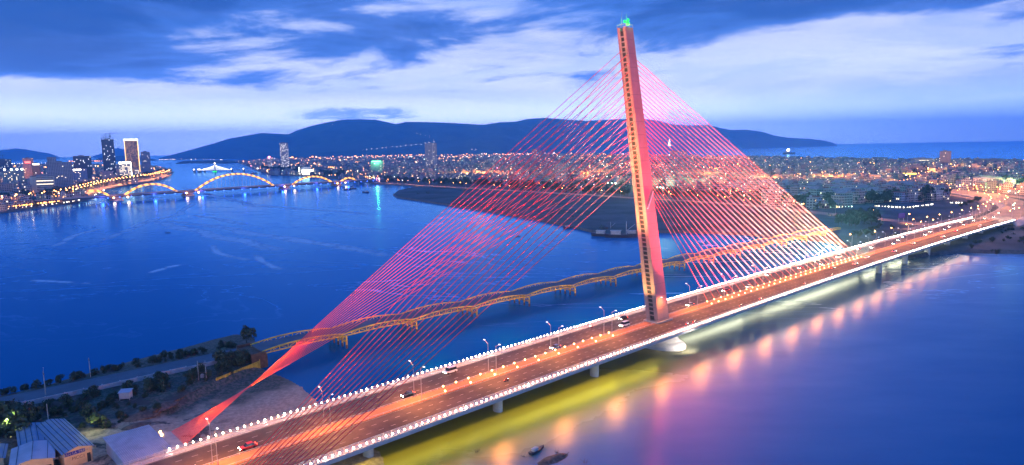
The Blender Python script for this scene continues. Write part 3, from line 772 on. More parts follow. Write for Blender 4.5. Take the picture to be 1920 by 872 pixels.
# lamps slung under the deck wash the girder and the river
q = MB(); i = 0
s = -170
UL = thing('underdeck_lamp', 'yellow-green lamp hung under the bridge deck above the water', 'lamp', B(-160, -13.5, zd(-160)-1.05), TH, 'lamps hung under the bridge deck')
q = MB(); q.box(-2.6, 2.6, -.22, .22, -.22, 0); q.build('lamp_tube', M['under_lamp'], UL)
ULP = proto_kids(UL)
for s in list(range(-148, 545, 14)):
    if -14 < s < 18: continue
    u_ = dup(UL, ULP, B(s, -12.8, zd(s)-1.02), TH, 'yellow-green lamp under the deck edge, %s %s of the pylon' % (ordw(int(abs(s)//14)+1), 'left' if s < 0 else 'right'))
def strip_light(s0_, s1_, l, dz, wdt, e, colr, tgt_l):
    ld = bpy.data.lights.new('river_flood', 'AREA'); ld.shape = 'RECTANGLE'; ld.size = s1_-s0_; ld.size_y = wdt; ld.energy = e; ld.color = colr
    sm = (s0_+s1_)/2; o = link('river_flood', ld, bridge, (sm, l, zd(sm)+dz)); dv = Vector((0, tgt_l-l, -zd(sm)-dz))
    o.rotation_euler = (math.atan2(dv.y, -dv.z), 0, 0)
for s in range(-168, -20, 26):
    if -20 < s < -6: continue
    strip_light(s, s+26, -12.6, -2.0, 4.2, 1900*rnd.uniform(.55, 1.3)*(1.0 if s < -60 else .6), (1, .88, .08), -34)
for s in range(14, 545, 22):
    strip_light(s, s+22, 2.0, -3.4, 2.2, 1300*rnd.uniform(.5, 1.4), (.95, 1, .74), -2)
light('river_flood', 'SPOT', 14000, (1, .86, .72), bridge, (2, -22, 4), (3, -10, 3), .5, 130, .8)
for (z, e) in ((20, 26000), (36, 34000), (54, 42000)):  # added red spots aimed at the river, imitating the pylon's reflected streak
    r_, f_, h_ = pyl(z); blight('pylon_spot', 'SPOT', e, (1, .035, .045), ((r_+f_)/2, CL-h_-1.2, z), ((r_+f_)/2-6, -75, 0), 4.0, 100)
light('beacon_light', 'POINT', 2500, (.04, 1, .12), bridge, (r0+2.7, CL-2.4, 132.6), None, .5)

# ================================================================== OLD TRUSS BRIDGE
OB0 = -132.0; OBC = 95.5; SP = 35.4
OBM = Matrix.Translation(B(OB0, OBC, 0)) @ Matrix.Rotation(TH - .012, 4, 'Z')
old = thing('truss_bridge', 'old yellow steel bridge with humped trusses on rows of thin piles', 'bridge', mw=OBM)
NSP = 15
a = MB()
a.rings([[(x, -5.6, 5.6+.3*math.sin(math.pi*((x/SP) % 1))), (x, 5.6, 5.6+.3*math.sin(math.pi*((x/SP) % 1))), (x, 5.6, 6.1+.3*math.sin(math.pi*((x/SP) % 1))), (x, -5.6, 6.1+.3*math.sin(math.pi*((x/SP) % 1)))][::-1] for x in np.arange(0, SP*NSP+.1, SP/8)])
a.build('deck', M['road_old'], old)
def truss_span(x0, y):
    a = MB(); n = 10; top = []; bot = []
    for i in range(n+1):
        u = i/n; x = x0+u*SP
        top.append(Vector((x, y, 5.9+1.55*math.sin(math.pi*u)**.8))); bot.append(Vector((x, y, 5.0-.0*u+.45*math.sin(math.pi*u))))
    for i in range(n):
        a.bar(top[i], top[i+1], .46, .46); a.bar(bot[i], bot[i+1], .44, .44)
        if 0 < i: a.bar(bot[i], top[i], .26, .26)
        if 0 < i < n-1: a.bar(bot[i] if i % 2 else top[i], top[i+1] if i % 2 else bot[i+1], .16, .16)
    return a.build('truss', M['yellow_steel'], old)
for i in range(NSP):
    for y in (-6.3, 6.3): truss_span(i*SP, y)
for i in range(1, NSP):
    a = MB(); x = i*SP
    a.box(x-.35, x+.35, -8.2, 8.2, 4.5, 5.1); a.box(x-.25, x+.25, -8.0, 8.0, 2.6, 3.0)
    for k in range(4): a.bar((x, -8+k*4, 2.8), (x, -4+k*4, 4.6), .2, .2)
    bent = a.build('bent', M['yellow_steel'], old)
    for k in range(5):
        y = -8+k*4; q = MB(); q.cur = 1; q.tube((x, y, -2), (x, y, 1.6), .42, n=8); q.cur = 0; q.tube((x, y, 1.6), (x, y, 4.6), .38, n=8)
        q.build('pile', [M['yellow_steel'], M['rust']], bent)
a = MB(); a.box(-5, 1.2, -8.5, 8.5, 0, 5.2); a.box(-5, .8, -8.5, -7.6, 5.2, 6.3); a.box(-5, .8, 7.6, 8.5, 5.2, 6.3); a.build('abutment', M['rust'], old)

for s in range(-86, 400, 44):  # added unseen spots that brighten the old trusses
    light('truss_fill', 'SPOT', 62000, (1, .62, .22), bridge, (s, 18.2, zd(s)+1.2), (s+8, 92, 5), .5, 70, .9)
# ================================================================== ARCH BRIDGE UPRIVER (lit orange, five arch tubes)
D0 = Vector((-775, 1146, 0)); D1 = Vector((-352, 1703, 0)); DL = (D1-D0).length; DA = (D1-D0).normalized()
DM = Matrix.Translation(D0) @ Matrix.Rotation(math.atan2(DA.y, DA.x), 4, 'Z')
drag = thing('arch_bridge', 'long low bridge with humped orange-lit arches above a blue-lit deck', 'bridge', mw=DM)
def d_along(X):   # distance along the bridge of a bearing taken in the photo
    r_ = at(X, 350, 9); dirv = Vector((r_.x, r_.y)); n_ = Vector((dirv.y, -dirv.x))
    return (-D0.xy.dot(n_))/(DA.xy.dot(n_))
a = MB(); a.rings([[(x, -18, 6.9), (x, 18, 6.9), (x, 18, 9.6), (x, -18, 9.6)][::-1] for x in np.linspace(-60, DL+130, 20)]); a.build('deck', M['revet'], drag)
for y in (-17.8, 17.8):
    a = MB(); a.rings([[(x, y-.15, 9.6), (x, y+.15, 9.6), (x, y+.15, 10.7), (x, y-.15, 10.7)][::-1] for x in np.linspace(-60, DL+130, 20)]); a.build('parapet', M['parapet'], drag)
mm, t, b = new_mat('lit_arch')
b.inputs['Base Color'].default_value = (.6, .38, .08, 1)
tcx = t.xyz(t.node('ShaderNodeTexCoord').outputs['Object'])[0]
fr_ = t.math('FRACT', t.math('MULTIPLY', tcx, .085))
b.inputs['Emission Color'].default_value = (1, .42, .07, 1)
t.put(b.inputs['Emission Strength'], t.step(t.math('ABSOLUTE', t.math('SUBTRACT', fr_, .5)), .20, .40, 2.3, .2)); mm.cycles.emission_sampling = 'NONE'
M['lit_arch'] = mm
spans = [(168, 203, 11, 1), (233, 331, 17, 0), (366, 513, 29, 0), (549, 622, 15, 0), (640, 668, 7, 0)]
for (xa, xb, hgt, half) in spans:
    sa, sb = d_along(xa), d_along(xb)
    if half: sa = sb-2*(sb-sa)
    for dy in (-2.6, 0, 2.6):
        a = MB(); N_ = 26; pr_ = None
        for i in range(N_+1):
            u = i/N_
            if half and u < .45: continue
            p = Vector((sa+(sb-sa)*u, dy, 9.0+hgt*(1-abs(2*u-1)**2.1)+(1.4 if dy == 0 else 0)))
            if pr_ is not None: a.tube(pr_, p, .95, n=8, cap=False)
            pr_ = p
        a.build('arch', M['lit_arch'], drag)
    if not half:
        nst = int((sb-sa)/9)
        for i in range(2, nst-1):
            u = i/nst; a = MB(); a.tube((sa+(sb-sa)*u, 0, 9.6), (sa+(sb-sa)*u, 0, 9+hgt*(1-abs(2*u-1)**2.1)), .16, n=5); a.build('hanger', M['steel'], drag)
for X in (216, 351, 533, 631):
    x = d_along(X)
    a = MB()
    a.rings([[(x+rx*math.cos(q), ry*math.sin(q), z) for q in [2*math.pi*i/16 for i in range(16)]] for z, rx, ry in ((-3, 9, 20), (1.5, 9, 20), (4, 6, 15), (8, 15, 17))]); a.build('pier', M['concrete'], drag)
    for dx in (-12, 12):
        q = MB(); q.ball((x+dx, -19.5, 6.3), 1.5, 8, 5); q.build('pier_lamp', M['lamp_warm'], drag, smooth=True)
        light('pier_light', 'POINT', 4000, (1, .30, .18), drag, (x+dx, -22, 4.5), None, 2.6)
for i in range(34):
    x = 40+i*(DL-40)/33
    q = MB(); q.ball((x, -18.5, 6.6), .95, 6, 4); q.build('deck_lamp', M['blue_lamp'], drag, smooth=True)
for i in range(8):
    light('deck_light', 'POINT', 9000, (.05, .1, 1), drag, (50+i*(DL-60)/7, -21, 6), None, 2.4)

for i in range(9):
    light('deck_light', 'SPOT', 9000, (1, .6, .35), drag, (20+i*(DL-40)/8, -15.5, 20), (20+i*(DL-40)/8, -8, 9.6), 1.2, 130)
# ================================================================== FAR SWING BRIDGE WITH WHITE-LIT FAN CABLES
HB = at(404, 321.5, 3); HB.z = 0
sw = thing('fan_cable_bridge', 'small far bridge with a white-lit triangular fan of cables and green-lit pylon foot', 'bridge', HB, 0)
hx0 = at(300, 324.5, 8).x-HB.x; hx1 = at(500, 318.5, 8).x-HB.x
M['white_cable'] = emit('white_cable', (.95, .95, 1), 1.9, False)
a = MB(); a.box(hx0, hx1, -6, 6, 7.2, 8.8); a.build('deck', M['girder'], sw)
a = MB(); a.rings([[(-3, -6, 0), (3, -6, 0), (3, -2, 0), (-3, -2, 0)], [(-2, -1.5, 36), (2, -1.5, 36), (2, 0, 36), (-2, 0, 36)]]); a.rings([[(-3, 2, 0), (3, 2, 0), (3, 6, 0), (-3, 6, 0)], [(-2, 0, 36), (2, 0, 36), (2, 1.5, 36), (-2, 1.5, 36)]]); a.build('pylon', M['concrete_white'], sw)
for k in range(1, 13):
    for sg in (-1, 1):
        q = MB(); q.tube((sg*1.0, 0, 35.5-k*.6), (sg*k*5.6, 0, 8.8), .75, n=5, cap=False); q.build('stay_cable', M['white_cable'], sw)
q = MB(); q.ball((0, -2, 38), 2.6, 8, 5); q.build('top_lamp', M['white_far'], sw)
q = MB(); q.box(-9, 9, -9, -7, 1.5, 4.5); q.build('foot_lamp', M['green_lamp'], sw)
for x in (hx0*.92, hx0*.66, hx0*.48, -72, 72, hx1*.5, hx1*.75):
    q = MB(); q.ball((x, -5, 13), 2.2, 6, 4); q.build('deck_lamp', M['white_far'], sw)
    q = MB(); q.box(x-2, x+2, -5, 5, -2, 7.2); q.build('pier', M['concrete'], sw)

# ================================================================== BUILDINGS
def facade(name, wall, win, cw, ch, lit=.12, litc=(1, .80, .5), ls=3.0, frac=(.55, .5), roofc=None):
    m, t, b = new_mat(name)
    tc = t.node('ShaderNodeTexCoord').outputs['Object']; x, y, z = t.xyz(tc)
    nrm = t.xyz(t.node('ShaderNodeTexCoord').outputs['Normal'])
    ax_ = t.math('GREATER_THAN', t.math('ABSOLUTE', nrm[0]), .5)
    h = t.math('ADD', t.math('MULTIPLY', ax_, y), t.math('MULTIPLY', t.math('SUBTRACT', 1.0, ax_), x))
    hu = t.math('DIVIDE', h, cw); zu = t.math('DIVIDE', z, ch)
    inx = t.math('LESS_THAN', t.math('FRACT', t.math('ADD', hu, 100.25)), frac[0])
    inz = t.math('LESS_THAN', t.math('FRACT', t.math('ADD', zu, .75)), frac[1])
    vert = t.math('LESS_THAN', t.math('ABSOLUTE', nrm[2]), .5)
    wn = t.math('MULTIPLY', t.math('MULTIPLY', inx, inz), vert)
    r_ = t.node('ShaderNodeTexWhiteNoise', noise_dimensions='4D')
    t.put(r_.inputs['Vector'], t.comb(t.math('FLOOR', t.math('ADD', hu, 100.25)), t.math('FLOOR', t.math('ADD', zu, .75)), ax_))
    t.put(r_.inputs['W'], t.node('ShaderNodeObjectInfo').outputs['Random'])
    on = t.math('MULTIPLY', wn, t.math('LESS_THAN', r_.outputs['Value'], lit))
    wv = t.mix(t.step(t.noise(tc, .12, 4, .6), .3, .7), wall, tuple(c_*.78 for c_ in wall))
    t.put(b.inputs['Base Color'], t.mix(wn, wv, win))
    t.put(b.inputs['Roughness'], t.math('SUBTRACT', .8, t.math('MULTIPLY', wn, .6)))
    b.inputs['Emission Color'].default_value = (*litc, 1)
    t.put(b.inputs['Emission Strength'], t.math('MULTIPLY', on, ls)); m.cycles.emission_sampling = 'NONE'
    return m
WIN = (.03, .04, .06)
FA = {
 'pale': facade('facade_pale', (.50, .47, .44), WIN, 3.4, 3.3, .07),
 'cream': facade('facade_cream', (.62, .54, .42), WIN, 40, 3.4, .10, frac=(.72, .36)),
 'grey': facade('facade_grey', (.36, .35, .38), WIN, 3.2, 3.2, .05, frac=(.5, .5)),
 'glass': facade('facade_glass', (.05, .07, .11), (.02, .03, .05), 2.4, 3.6, .05, (.8, .9, 1), 2.0, (.8, .75)),
 'brick': facade('facade_rose', (.48, .33, .30), WIN, 3.5, 3.4, .08),
 'blue': facade('facade_blue', (.22, .32, .50), WIN, 3.5, 3.4, .08),
 'hotel': facade('facade_hotel', (.30, .16, .10), (.07, .04, .03), 3.0, 3.4, .42, (1, .50, .20), .8, (.7, .55)),
 'office': facade('facade_office', (.45, .40, .42), WIN, 3.6, 3.8, .62, (1, .82, .55), 2.2, (.8, .5)),
 'lit': facade('facade_lit', (.55, .50, .50), WIN, 3.6, 3.4, .30, (1, .9, .75), 2.6),
 'mint': facade('facade_mint', (.30, .42, .38), WIN, 3.5, 3.3, .1),
}
M['roof_grey'] = mat('roof_grey', (.30, .30, .32), .85, .3, .15)
M['scaffold'] = mat('scaffold', (.06, .09, .12), .7)
def tower(X, Yb, Yt, wpx, mt, name, label, cat='building', depth=None, rot=None, steps=(), extra=None, group=None, zb=2.5):
    p = at(X, Yb, zb); D = math.hypot(p.x, p.y)
    top = at_dist(X, Yt, D); h = top.z-zb; wd = wpx/FP*D*1.0
    dp = depth or wd*.8
    th_ = math.atan2(p.x, p.y)*-1 if rot is None else rot
    t_ = thing(name, label, cat, (p.x, p.y, zb), th_, group)
    p_off = dp/2
    a = MB(); a.box(-wd/2, wd/2, 0, dp, 0, h); a.build('wall', mt, t_)
    a = MB()
    for x0, x1, y0, y1 in ((-wd/2, wd/2, -.15, .35), (-wd/2, wd/2, dp-.35, dp+.15), (-wd/2-.15, -wd/2+.35, .36, dp-.36), (wd/2-.35, wd/2+.15, .36, dp-.36)): a.box(x0, x1, y0, y1, h-.3, h+1.1)
    a.box(-wd*.22, wd*.12, dp*.3, dp*.7, h+.004, h+3.6)
    a.build('roof', M['roof_grey'], t_)
    return t_, wd, dp, h, D
BG = None
def sub(t_, name, mt, boxes):
    a = MB()
    for b_ in boxes: a.box(*b_)
    return a.build(name, mt, t_)
# west bank
t_, wd, dp, h, D = tower(208, 335, 262, 17, FA['glass'], 'tower', 'dark unfinished glass skyscraper with scaffolding and crane, tallest of the west bank', zb=3)
sub(t_, 'scaffolding', M['scaffold'], [(-wd*.42+i*wd*.14, -wd*.42+i*wd*.14+.9, dp*.1, dp*.1+.9, h, h+8+6*((i*7) % 3)) for i in range(7)]+[(-wd*.5, wd*.4, dp*.1, dp*.1+.8, h+4+4*j, h+4.8+4*j) for j in range(3)])
a = MB(); a.tube((wd*.2, dp*.5, h), (wd*.2, dp*.5, h+24), .9, n=4); a.tube((-wd*.2, dp*.5, h+20), (wd*.9, dp*.5, h+23), .7, n=4); a.build('crane', M['scaffold'], t_)
t_, wd, dp, h, D = tower(251, 328, 264, 19, FA['hotel'], 'hotel_tower', 'tall hotel tower outlined in gold light with a glowing white crown', zb=3)
M['gold'] = emit('gold', (1, .55, .15), 3.2, False); M['crown_light'] = emit('crown_light', (1, .92, .72), 5, False)
sub(t_, 'light_strip', M['gold'], [(-wd/2-.5, -wd/2+1.6, -.6, -.16, 0, h), (wd/2-1.8, wd/2+.6, -.6, -.16, 0, h)])
sub(t_, 'crown', M['crown_light'], [(-wd/2-1, wd/2+1, -1.2, dp*.6, h+1.2, h+7)])
t_, wd, dp, h, D = tower(276, 329, 285, 13, FA['grey'], 'tower', 'dark plain slab tower right of the gold-lit hotel, river side', zb=3)
t_, wd, dp, h, D = tower(237, 340, 304, 16, FA['office'], 'office_block', 'white-lit office block with bright striped floors below the gold-lit hotel', zb=3)
sub(t_, 'crown', M['crown_light'], [(-wd/2-.5, wd/2+.5, -.9, -.2, h-5, h+1)]); sub(t_, 'light_strip', M['crown_light'], [(wd/2, wd/2+1.8, -.9, -.2, 0, h)])
t_, wd, dp, h, D = tower(258, 337, 318, 6, FA['office'], 'office_block', 'narrow yellow-lit block at the foot of the gold-lit hotel', zb=3)
t_, wd, dp, h, D = tower(116, 358, 305, 33, FA['grey'], 'apartment_tower', 'big rose-grey apartment slab with a grid of windows behind the cream block', zb=3)
sub(t_, 'penthouse', FA['grey'], [(-wd*.45, -wd*.1, 2, dp*.5, h+.01, h+13)])
t_, wd, dp, h, D = tower(82, 365, 331, 31, FA['cream'], 'office_block', 'cream office block with dark ribbon windows on the west riverfront', zb=3)
t_, wd, dp, h, D = tower(57, 343, 297, 13, FA['brick'], 'tower', 'rose tower with a small red rooftop sign in the west city', zb=3)
sub(t_, 'sign', M['red_lamp'], [(-wd*.3, wd*.2, -.6, -.2, h-14, h-9)])
t_, wd, dp, h, D = tower(71, 344, 307, 10, FA['glass'], 'tower', 'dark tower with a pale lit cap beside the red-sign tower', zb=3)
sub(t_, 'crown', M['white_far'], [(-wd*.4, wd*.4, -.6, -.2, h-3, h)])
t_, wd, dp, h, D = tower(27, 350, 322, 27, FA['mint'], 'apartment_block', 'dark green-netted building site under floodlights in the west city', zb=3)
for i, q_ in enumerate((-.35, -.05, .2, .42)):
    q = MB(); q.ball((wd*q_, 2, h+6), 2.6, 6, 4); q.build('work_light', M['cold_far'] if i % 2 else M['white_far'], t_)
t_, wd, dp, h, D = tower(9, 326, 299, 19, FA['glass'], 'tower', 'dark blocky tower with a crane at the far left edge of the city', zb=3)
a = MB(); a.tube((0, 3, h), (0, 3, h+22), .9, n=4); a.tube((-22, 3, h+20), (9, 3, h+20), .7, n=4); a.build('crane', M['scaffold'], t_)
t_, wd, dp, h, D = tower(158, 338, 293, 24, FA['glass'], 'tower', 'dark broad tower with few lit windows left of the skyscraper', zb=3)
t_, wd, dp, h, D = tower(152, 345, 317, 19, FA['blue'], 'office_block', 'blue-lit office block with a white rooftop sign left of the skyscraper', zb=3)
sub(t_, 'sign', M['white_far'], [(-wd*.45, wd*.1, -.6, -.2, h-3, h)])
t_, wd, dp, h, D = tower(12, 372, 345, 17, FA['brick'], 'apartment_block', 'rose apartment block at the left edge behind the riverside trees', zb=3)
t_, wd, dp, h, D = tower(204, 346, 322, 15, FA['grey'], 'apartment_block', 'grey apartment block at the foot of the unfinished skyscraper', zb=3)
t_, wd, dp, h, D = tower(52, 367, 348, 12, FA['pale'], 'apartment_block', 'small pale block left of the cream riverfront office', zb=3)
# east bank towers
t_, wd, dp, h, D = tower(535, 318, 268, 14, FA['lit'], 'tower', 'slim tower with scattered bright windows on the east bank near the river mouth', zb=3)
t_, wd, dp, h, D = tower(809, 317, 269, 22, FA['pale'], 'apartment_tower', 'tall pale apartment tower standing alone before the mountain', zb=3)
sub(t_, 'podium', FA['grey'], [(-wd*.62, wd*.1, -6, -.2, 0, h*.16)])
sub(t_, 'balcony_column', M['concrete_white'], [(wd*.12+i*wd*.13, wd*.12+i*wd*.13+1.6, -1.4, -.2, h*.02, h) for i in range(3)])
t_, wd, dp, h, D = tower(707, 327, 303, 22, FA['grey'], 'hotel_block', 'grey hotel block with a green-lit roof sign', zb=3)
sub(t_, 'sign', emit('green_sign', (.15, 1, .35), 6, False), [(-wd*.4, wd*.35, -.8, -.2, h-1, h+2.4)])
light('sign_light', 'POINT', 70000, (.15, 1, .4), t_, (0, -10, h+2), None, 3)
t_, wd, dp, h, D = tower(574, 327, 314, 17, FA['blue'], 'office_block', 'pale blue block with a white light pillar beside the bright pavilion', zb=3)
sub(t_, 'light_strip', M['crown_light'], [(-wd*.72, -wd*.6, -.8, -.2, 0, h*1.05)])
t_, wd, dp, h, D = tower(577, 327.5, 318, 20, M['crown_light'], 'pavilion', 'low brilliantly white-lit pavilion on the east riverfront', zb=3)
t_, wd, dp, h, D = tower(506, 317, 296, 9, FA['lit'], 'tower', 'short tower under a red glowing sign at the river bend', zb=3)
q = MB(); q.ball((0, -2, h+3), 5, 8, 5); q.build('sign', M['pink_far'], t_)
t_, wd, dp, h, D = tower(1051, 341, 307, 24, FA['pale'], 'apartment_tower', 'pale tower glimpsed behind the red back stays', zb=3)
t_, wd, dp, h, D = tower(1002, 306, 280, 9, FA['pale'], 'tower', 'left one of two slim pale towers on the skyline left of the pylon', zb=3)
t_, wd, dp, h, D = tower(1013, 306, 283, 8, FA['grey'], 'tower', 'right one of two slim pale towers on the skyline left of the pylon', zb=3)
t_, wd, dp, h, D = tower(1264, 296.5, 283, 15, FA['grey'], 'apartment_block', 'left one of the twin dark blocks on the beach right of the pylon', zb=3)
t_, wd, dp, h, D = tower(1281, 296.5, 284, 14, FA['grey'], 'apartment_block', 'right one of the twin dark blocks on the beach right of the pylon', zb=3)
t_, wd, dp, h, D = tower(1771, 313, 284, 15, FA['brick'], 'tower', 'lone rose tower rising above the sea horizon on the right', zb=3)
t_, wd, dp, h, D = tower(1729, 309, 297.5, 27, FA['cream'], 'hotel_block', 'long yellowish beach hotel left of the lone rose tower', zb=3)
t_, wd, dp, h, D = tower(1671, 308, 299, 17, FA['brick'], 'apartment_block', 'rose beachside block on the skyline left of the yellowish hotel', zb=3)
t_, wd, dp, h, D = tower(1852, 309.5, 300, 33, FA['brick'], 'hotel_block', 'long low rose hotel on the skyline right of the lone tower', zb=3)
t_, wd, dp, h, D = tower(1880, 311, 302, 20, FA['glass'], 'hotel_block', 'dark low block adjoining the long rose hotel on the skyline', zb=3)
t_, wd, dp, h, D = tower(1850, 355, 334, 36, FA['brick'], 'hall', 'pink floodlit hall beside the interchange', zb=3)
light('wall_flood', 'POINT', 60000, (1, .45, .35), t_, (-5, -12, 6), None, 1)
t_, wd, dp, h, D = tower(1703, 332, 326, 24, FA['pale'], 'shop_building', 'low building with a glowing yellow roof sign at the avenue junction', zb=3)
sub(t_, 'sign', emit('yellow_sign', (1, .55, .08), 5, False), [(-wd*.45, wd*.45, -.8, -.2, h-1, h+1.8)])
t_, wd, dp, h, D = tower(1602, 346, 331, 12, FA['lit'], 'shop_building', 'brightly lit corner shop building by the beach avenue junction', zb=3)
t_, wd, dp, h, D = tower(1716, 322, 311, 20, FA['brick'], 'apartment_block', 'rose block with a violet roof light below the yellowish hotel', zb=3)
t_, wd, dp, h, D = tower(1465, 300, 296, 30, FA['grey'], 'hall', 'long flat grey hall near the beach right of the stays', zb=3)
t_, wd, dp, h, D = tower(1520, 392, 372, 14, FA['mint'], 'apartment_block', 'mint-green block at the right end of the stay fan', zb=3)
t_, wd, dp, h, D = tower(1320, 352, 338, 26, FA['grey'], 'hall', 'grey block seen through the main-span stays', zb=3)
t_, wd, dp, h, D = tower(1765, 373, 361, 22, FA['pale'], 'apartment_block', 'pale house block at the end of the dark wooded quarter, with an antenna', zb=3)
a = MB(); a.tube((wd*.4, 2, h), (wd*.4, 2, h+24), .35, n=4); a.build('antenna', M['steel'], t_)

# ================================================================== HOUSES OF THE CITY
def inside(P, x, y):
    c_ = False; n = len(P); j = n-1
    for i in range(n):
        if ((P[i][1] > y) != (P[j][1] > y)) and (x < (P[j][0]-P[i][0])*(y-P[i][1])/(P[j][1]-P[i][1]+1e-12)+P[i][0]): c_ = not c_
        j = i
    return c_
def near_path(path, x, y, w_):
    for i in range(0, len(path)-1, 2):
        a_ = path[i]; b_ = path[min(i+2, len(path)-1)]
        ex, ey = b_.x-a_.x, b_.y-a_.y; L2 = ex*ex+ey*ey+1e-9
        t_ = max(0, min(1, ((x-a_.x)*ex+(y-a_.y)*ey)/L2))
        if (x-a_.x-t_*ex)**2+(y-a_.y-t_*ey)**2 < w_*w_: return True
    return False
def visible(x, y): return y > 50 and -0.80*y < x < 0.80*y
ROADS = [riverside, sroad, APP, aff, east_av, wprom]
# open ground: the empty river peninsula, the field inside the interchange
open_poly = g2([(738, 372), (1150, 460), (1440, 460), (1700, 500), (1990, 500), (1990, 400), (1850, 372), (1800, 372), (1760, 380), (1600, 386), (1550, 402), (1400, 386), (1200, 373.5), (1040, 363.5), (950, 358.5), (850, 352.5), (740, 347)])
park = g2([(690, 344), (860, 355), (1190, 374), (1190, 366), (1000, 352), (890, 345), (700, 338)])
def house_mesh(i):
    r_ = random.Random(100+i); a = MB()
    w_ = r_.choice([5, 6, 8, 11, 14]); d_ = r_.choice([9, 12, 15]); h = r_.choice([6.8, 6.8, 10, 10, 13.2, 16.5])
    a.cur = 0; a.box(-w_/2, w_/2, -d_/2, d_/2, 0, h)
    a.cur = 1
    if r_.random() < .45:
        b0 = len(a.v); a.v += [(-w_/2-.3, -d_/2-.3, h), (w_/2+.3, -d_/2-.3, h), (w_/2+.3, d_/2+.3, h), (-w_/2-.3, d_/2+.3, h), (0, -d_/2-.3, h+w_*.28), (0, d_/2+.3, h+w_*.28)]
        a.quadfaces([(b0, b0+4, b0+5, b0+3), (b0+1, b0+2, b0+5, b0+4), (b0, b0+1, b0+4), (b0+3, b0+5, b0+2), (b0, b0+3, b0+2, b0+1)])
    else:
        a.box(-w_/2-.2, w_/2+.2, -d_/2-.2, d_/2+.2, h+.003, h+.5)
        a.cur = 0; a.box(-w_*.3, w_*.15, -d_*.3, d_*.05, h+.51, h+3.1)
        a.cur = 1; a.box(-w_*.35, w_*.2, -d_*.35, d_*.1, h+3.103, h+3.3)
        if r_.random() < .5: a.cur = 2; a.tube((w_*.3, d_*.2, h+.5), (w_*.3, d_*.2, h+2.3), .55, n=8)
    if r_.random() < .6: a.cur = 0; a.box(-w_/2+.3, w_/2-.3, -d_/2-1.3, -d_/2-.01, 3.3, 3.6); a.box(-w_/2+.3, w_/2-.3, -d_/2-1.3, -d_/2-1.15, 3.6, 4.5)
    return a, (w_, d_, h)
HF = [facade('house_cream', (.55, .47, .36), WIN, 2.6, 3.3, .035), facade('house_white', (.58, .57, .56), WIN, 2.8, 3.3, .035), facade('house_blue', (.28, .38, .52), WIN, 2.6, 3.3, .035),
      facade('house_rose', (.50, .36, .33), WIN, 2.7, 3.3, .035), facade('house_green', (.32, .44, .36), WIN, 2.6, 3.3, .035), facade('house_grey', (.38, .38, .40), WIN, 3.0, 3.3, .035)]
RF = [mat('roof_tin', (.26, .30, .36), .6, .3, .3), mat('roof_tile', (.30, .14, .10), .8, .3, .3), mat('roof_slab', (.34, .33, .33), .85, .3, .2)]
cname = ['cream', 'white', 'pale blue', 'rose', 'pale green', 'grey']
HM = []
for i in range(18):
    a, dim = house_mesh(i)
    HM.append((a, dim, i % 6, (i*5) % 3))
meshes = [a.mesh('house', [HF[c_], RF[r_], M['steel']]) for a, dim, c_, r_ in HM]
cand = []
rg_ = random.Random(21)
taken = {}
def free(x, y, r_=11):
    k_ = (int(x//r_), int(y//r_))
    if k_ in taken: return False
    taken[k_] = 1; return True
tries = 0
ex0, ex1, ey0, ey1 = -2600, 4200, 560, 7500
SA = .35
for it in range(52000):
    # sample evenly over the picture rather than over the ground
    y = 1/(1/ey0*(1-rg_.random())+1/ey1*rg_.random()) if False else ey0*(ey1/ey0)**rg_.random()
    x = y*rg_.uniform(-.80, .80)
    # snap to streets
    u = x*math.cos(SA)+y*math.sin(SA); v = -x*math.sin(SA)+y*math.cos(SA)
    bl = 62.0; fv = v % bl
    if fv > bl-14: continue
    v = v-fv+(round(fv/16)*16)
    if (u % 130) > 116: continue
    u = round(u/8.0)*8.0
    x = u*math.cos(SA)-v*math.sin(SA); y = u*math.sin(SA)+v*math.cos(SA)
    if not visible(x, y): continue
    e = inside(east, x, y); w_ = inside(west, x, y)
    if not (e or w_): continue
    if e and (inside(open_poly, x, y) or inside(park, x, y)): continue
    if fbm(x, y, .0035, 3, 9.0) > .16: continue
    if not free(x, y, 9 if y < 2500 else 16): continue
    if any(near_path(p_, x, y, 24) for p_ in ROADS): continue
    if w_ and not inside(west, x+25, y-85): continue
    cand.append((x, y))
cand.sort(key=lambda p_: p_[0]**2+p_[1]**2)
GH = 'town houses of the city across the river'
SECT = [(60, 'at the far left edge'), (110, 'left of the cream office block'), (200, 'behind the west promenade'), (330, 'by the gold-lit hotel'), (560, 'near the river bend'), (700, 'right of the arch bridge'), (820, 'below the lone pale tower'), (960, 'right of the lone pale tower'), (1080, 'behind the back stays'), (1190, 'just left of the pylon'), (1290, 'just right of the pylon'), (1400, 'behind the middle of the main stays'), (1500, 'behind the outer main stays'), (1580, 'just past the stay fan'), (1650, 'left of the wooded quarter'), (1710, 'in the wooded quarter'), (1780, 'below the lone rose tower'), (1850, 'left of the pink hall')]
HC_ = {}
for k, (x, y) in enumerate(cand[:300]):
    i = rg_.randrange(18); a, dim, c_, r_ = HM[i]
    o = link('town_house', meshes[i]); o.location = (x, y, 2.4); o.rotation_euler = (0, 0, SA+rg_.choice([0, math.pi, math.pi/2*0]))
    X_ = bearing_px(x, y); sec = next((n_ for lim, n_ in SECT if X_ < lim), 'at the right edge')
    kind_ = 'tall narrow' if dim[2] > 12 else ('low' if dim[2] < 8 else 'mid-height')
    key_ = (kind_, cname[c_], sec); HC_[key_] = HC_.get(key_, 0)+1
    tag(o, '%s %s house %s, %s nearest such house' % (kind_, cname[c_], sec, ordw(HC_[key_])), 'house', GH)
rest = cand[300:]
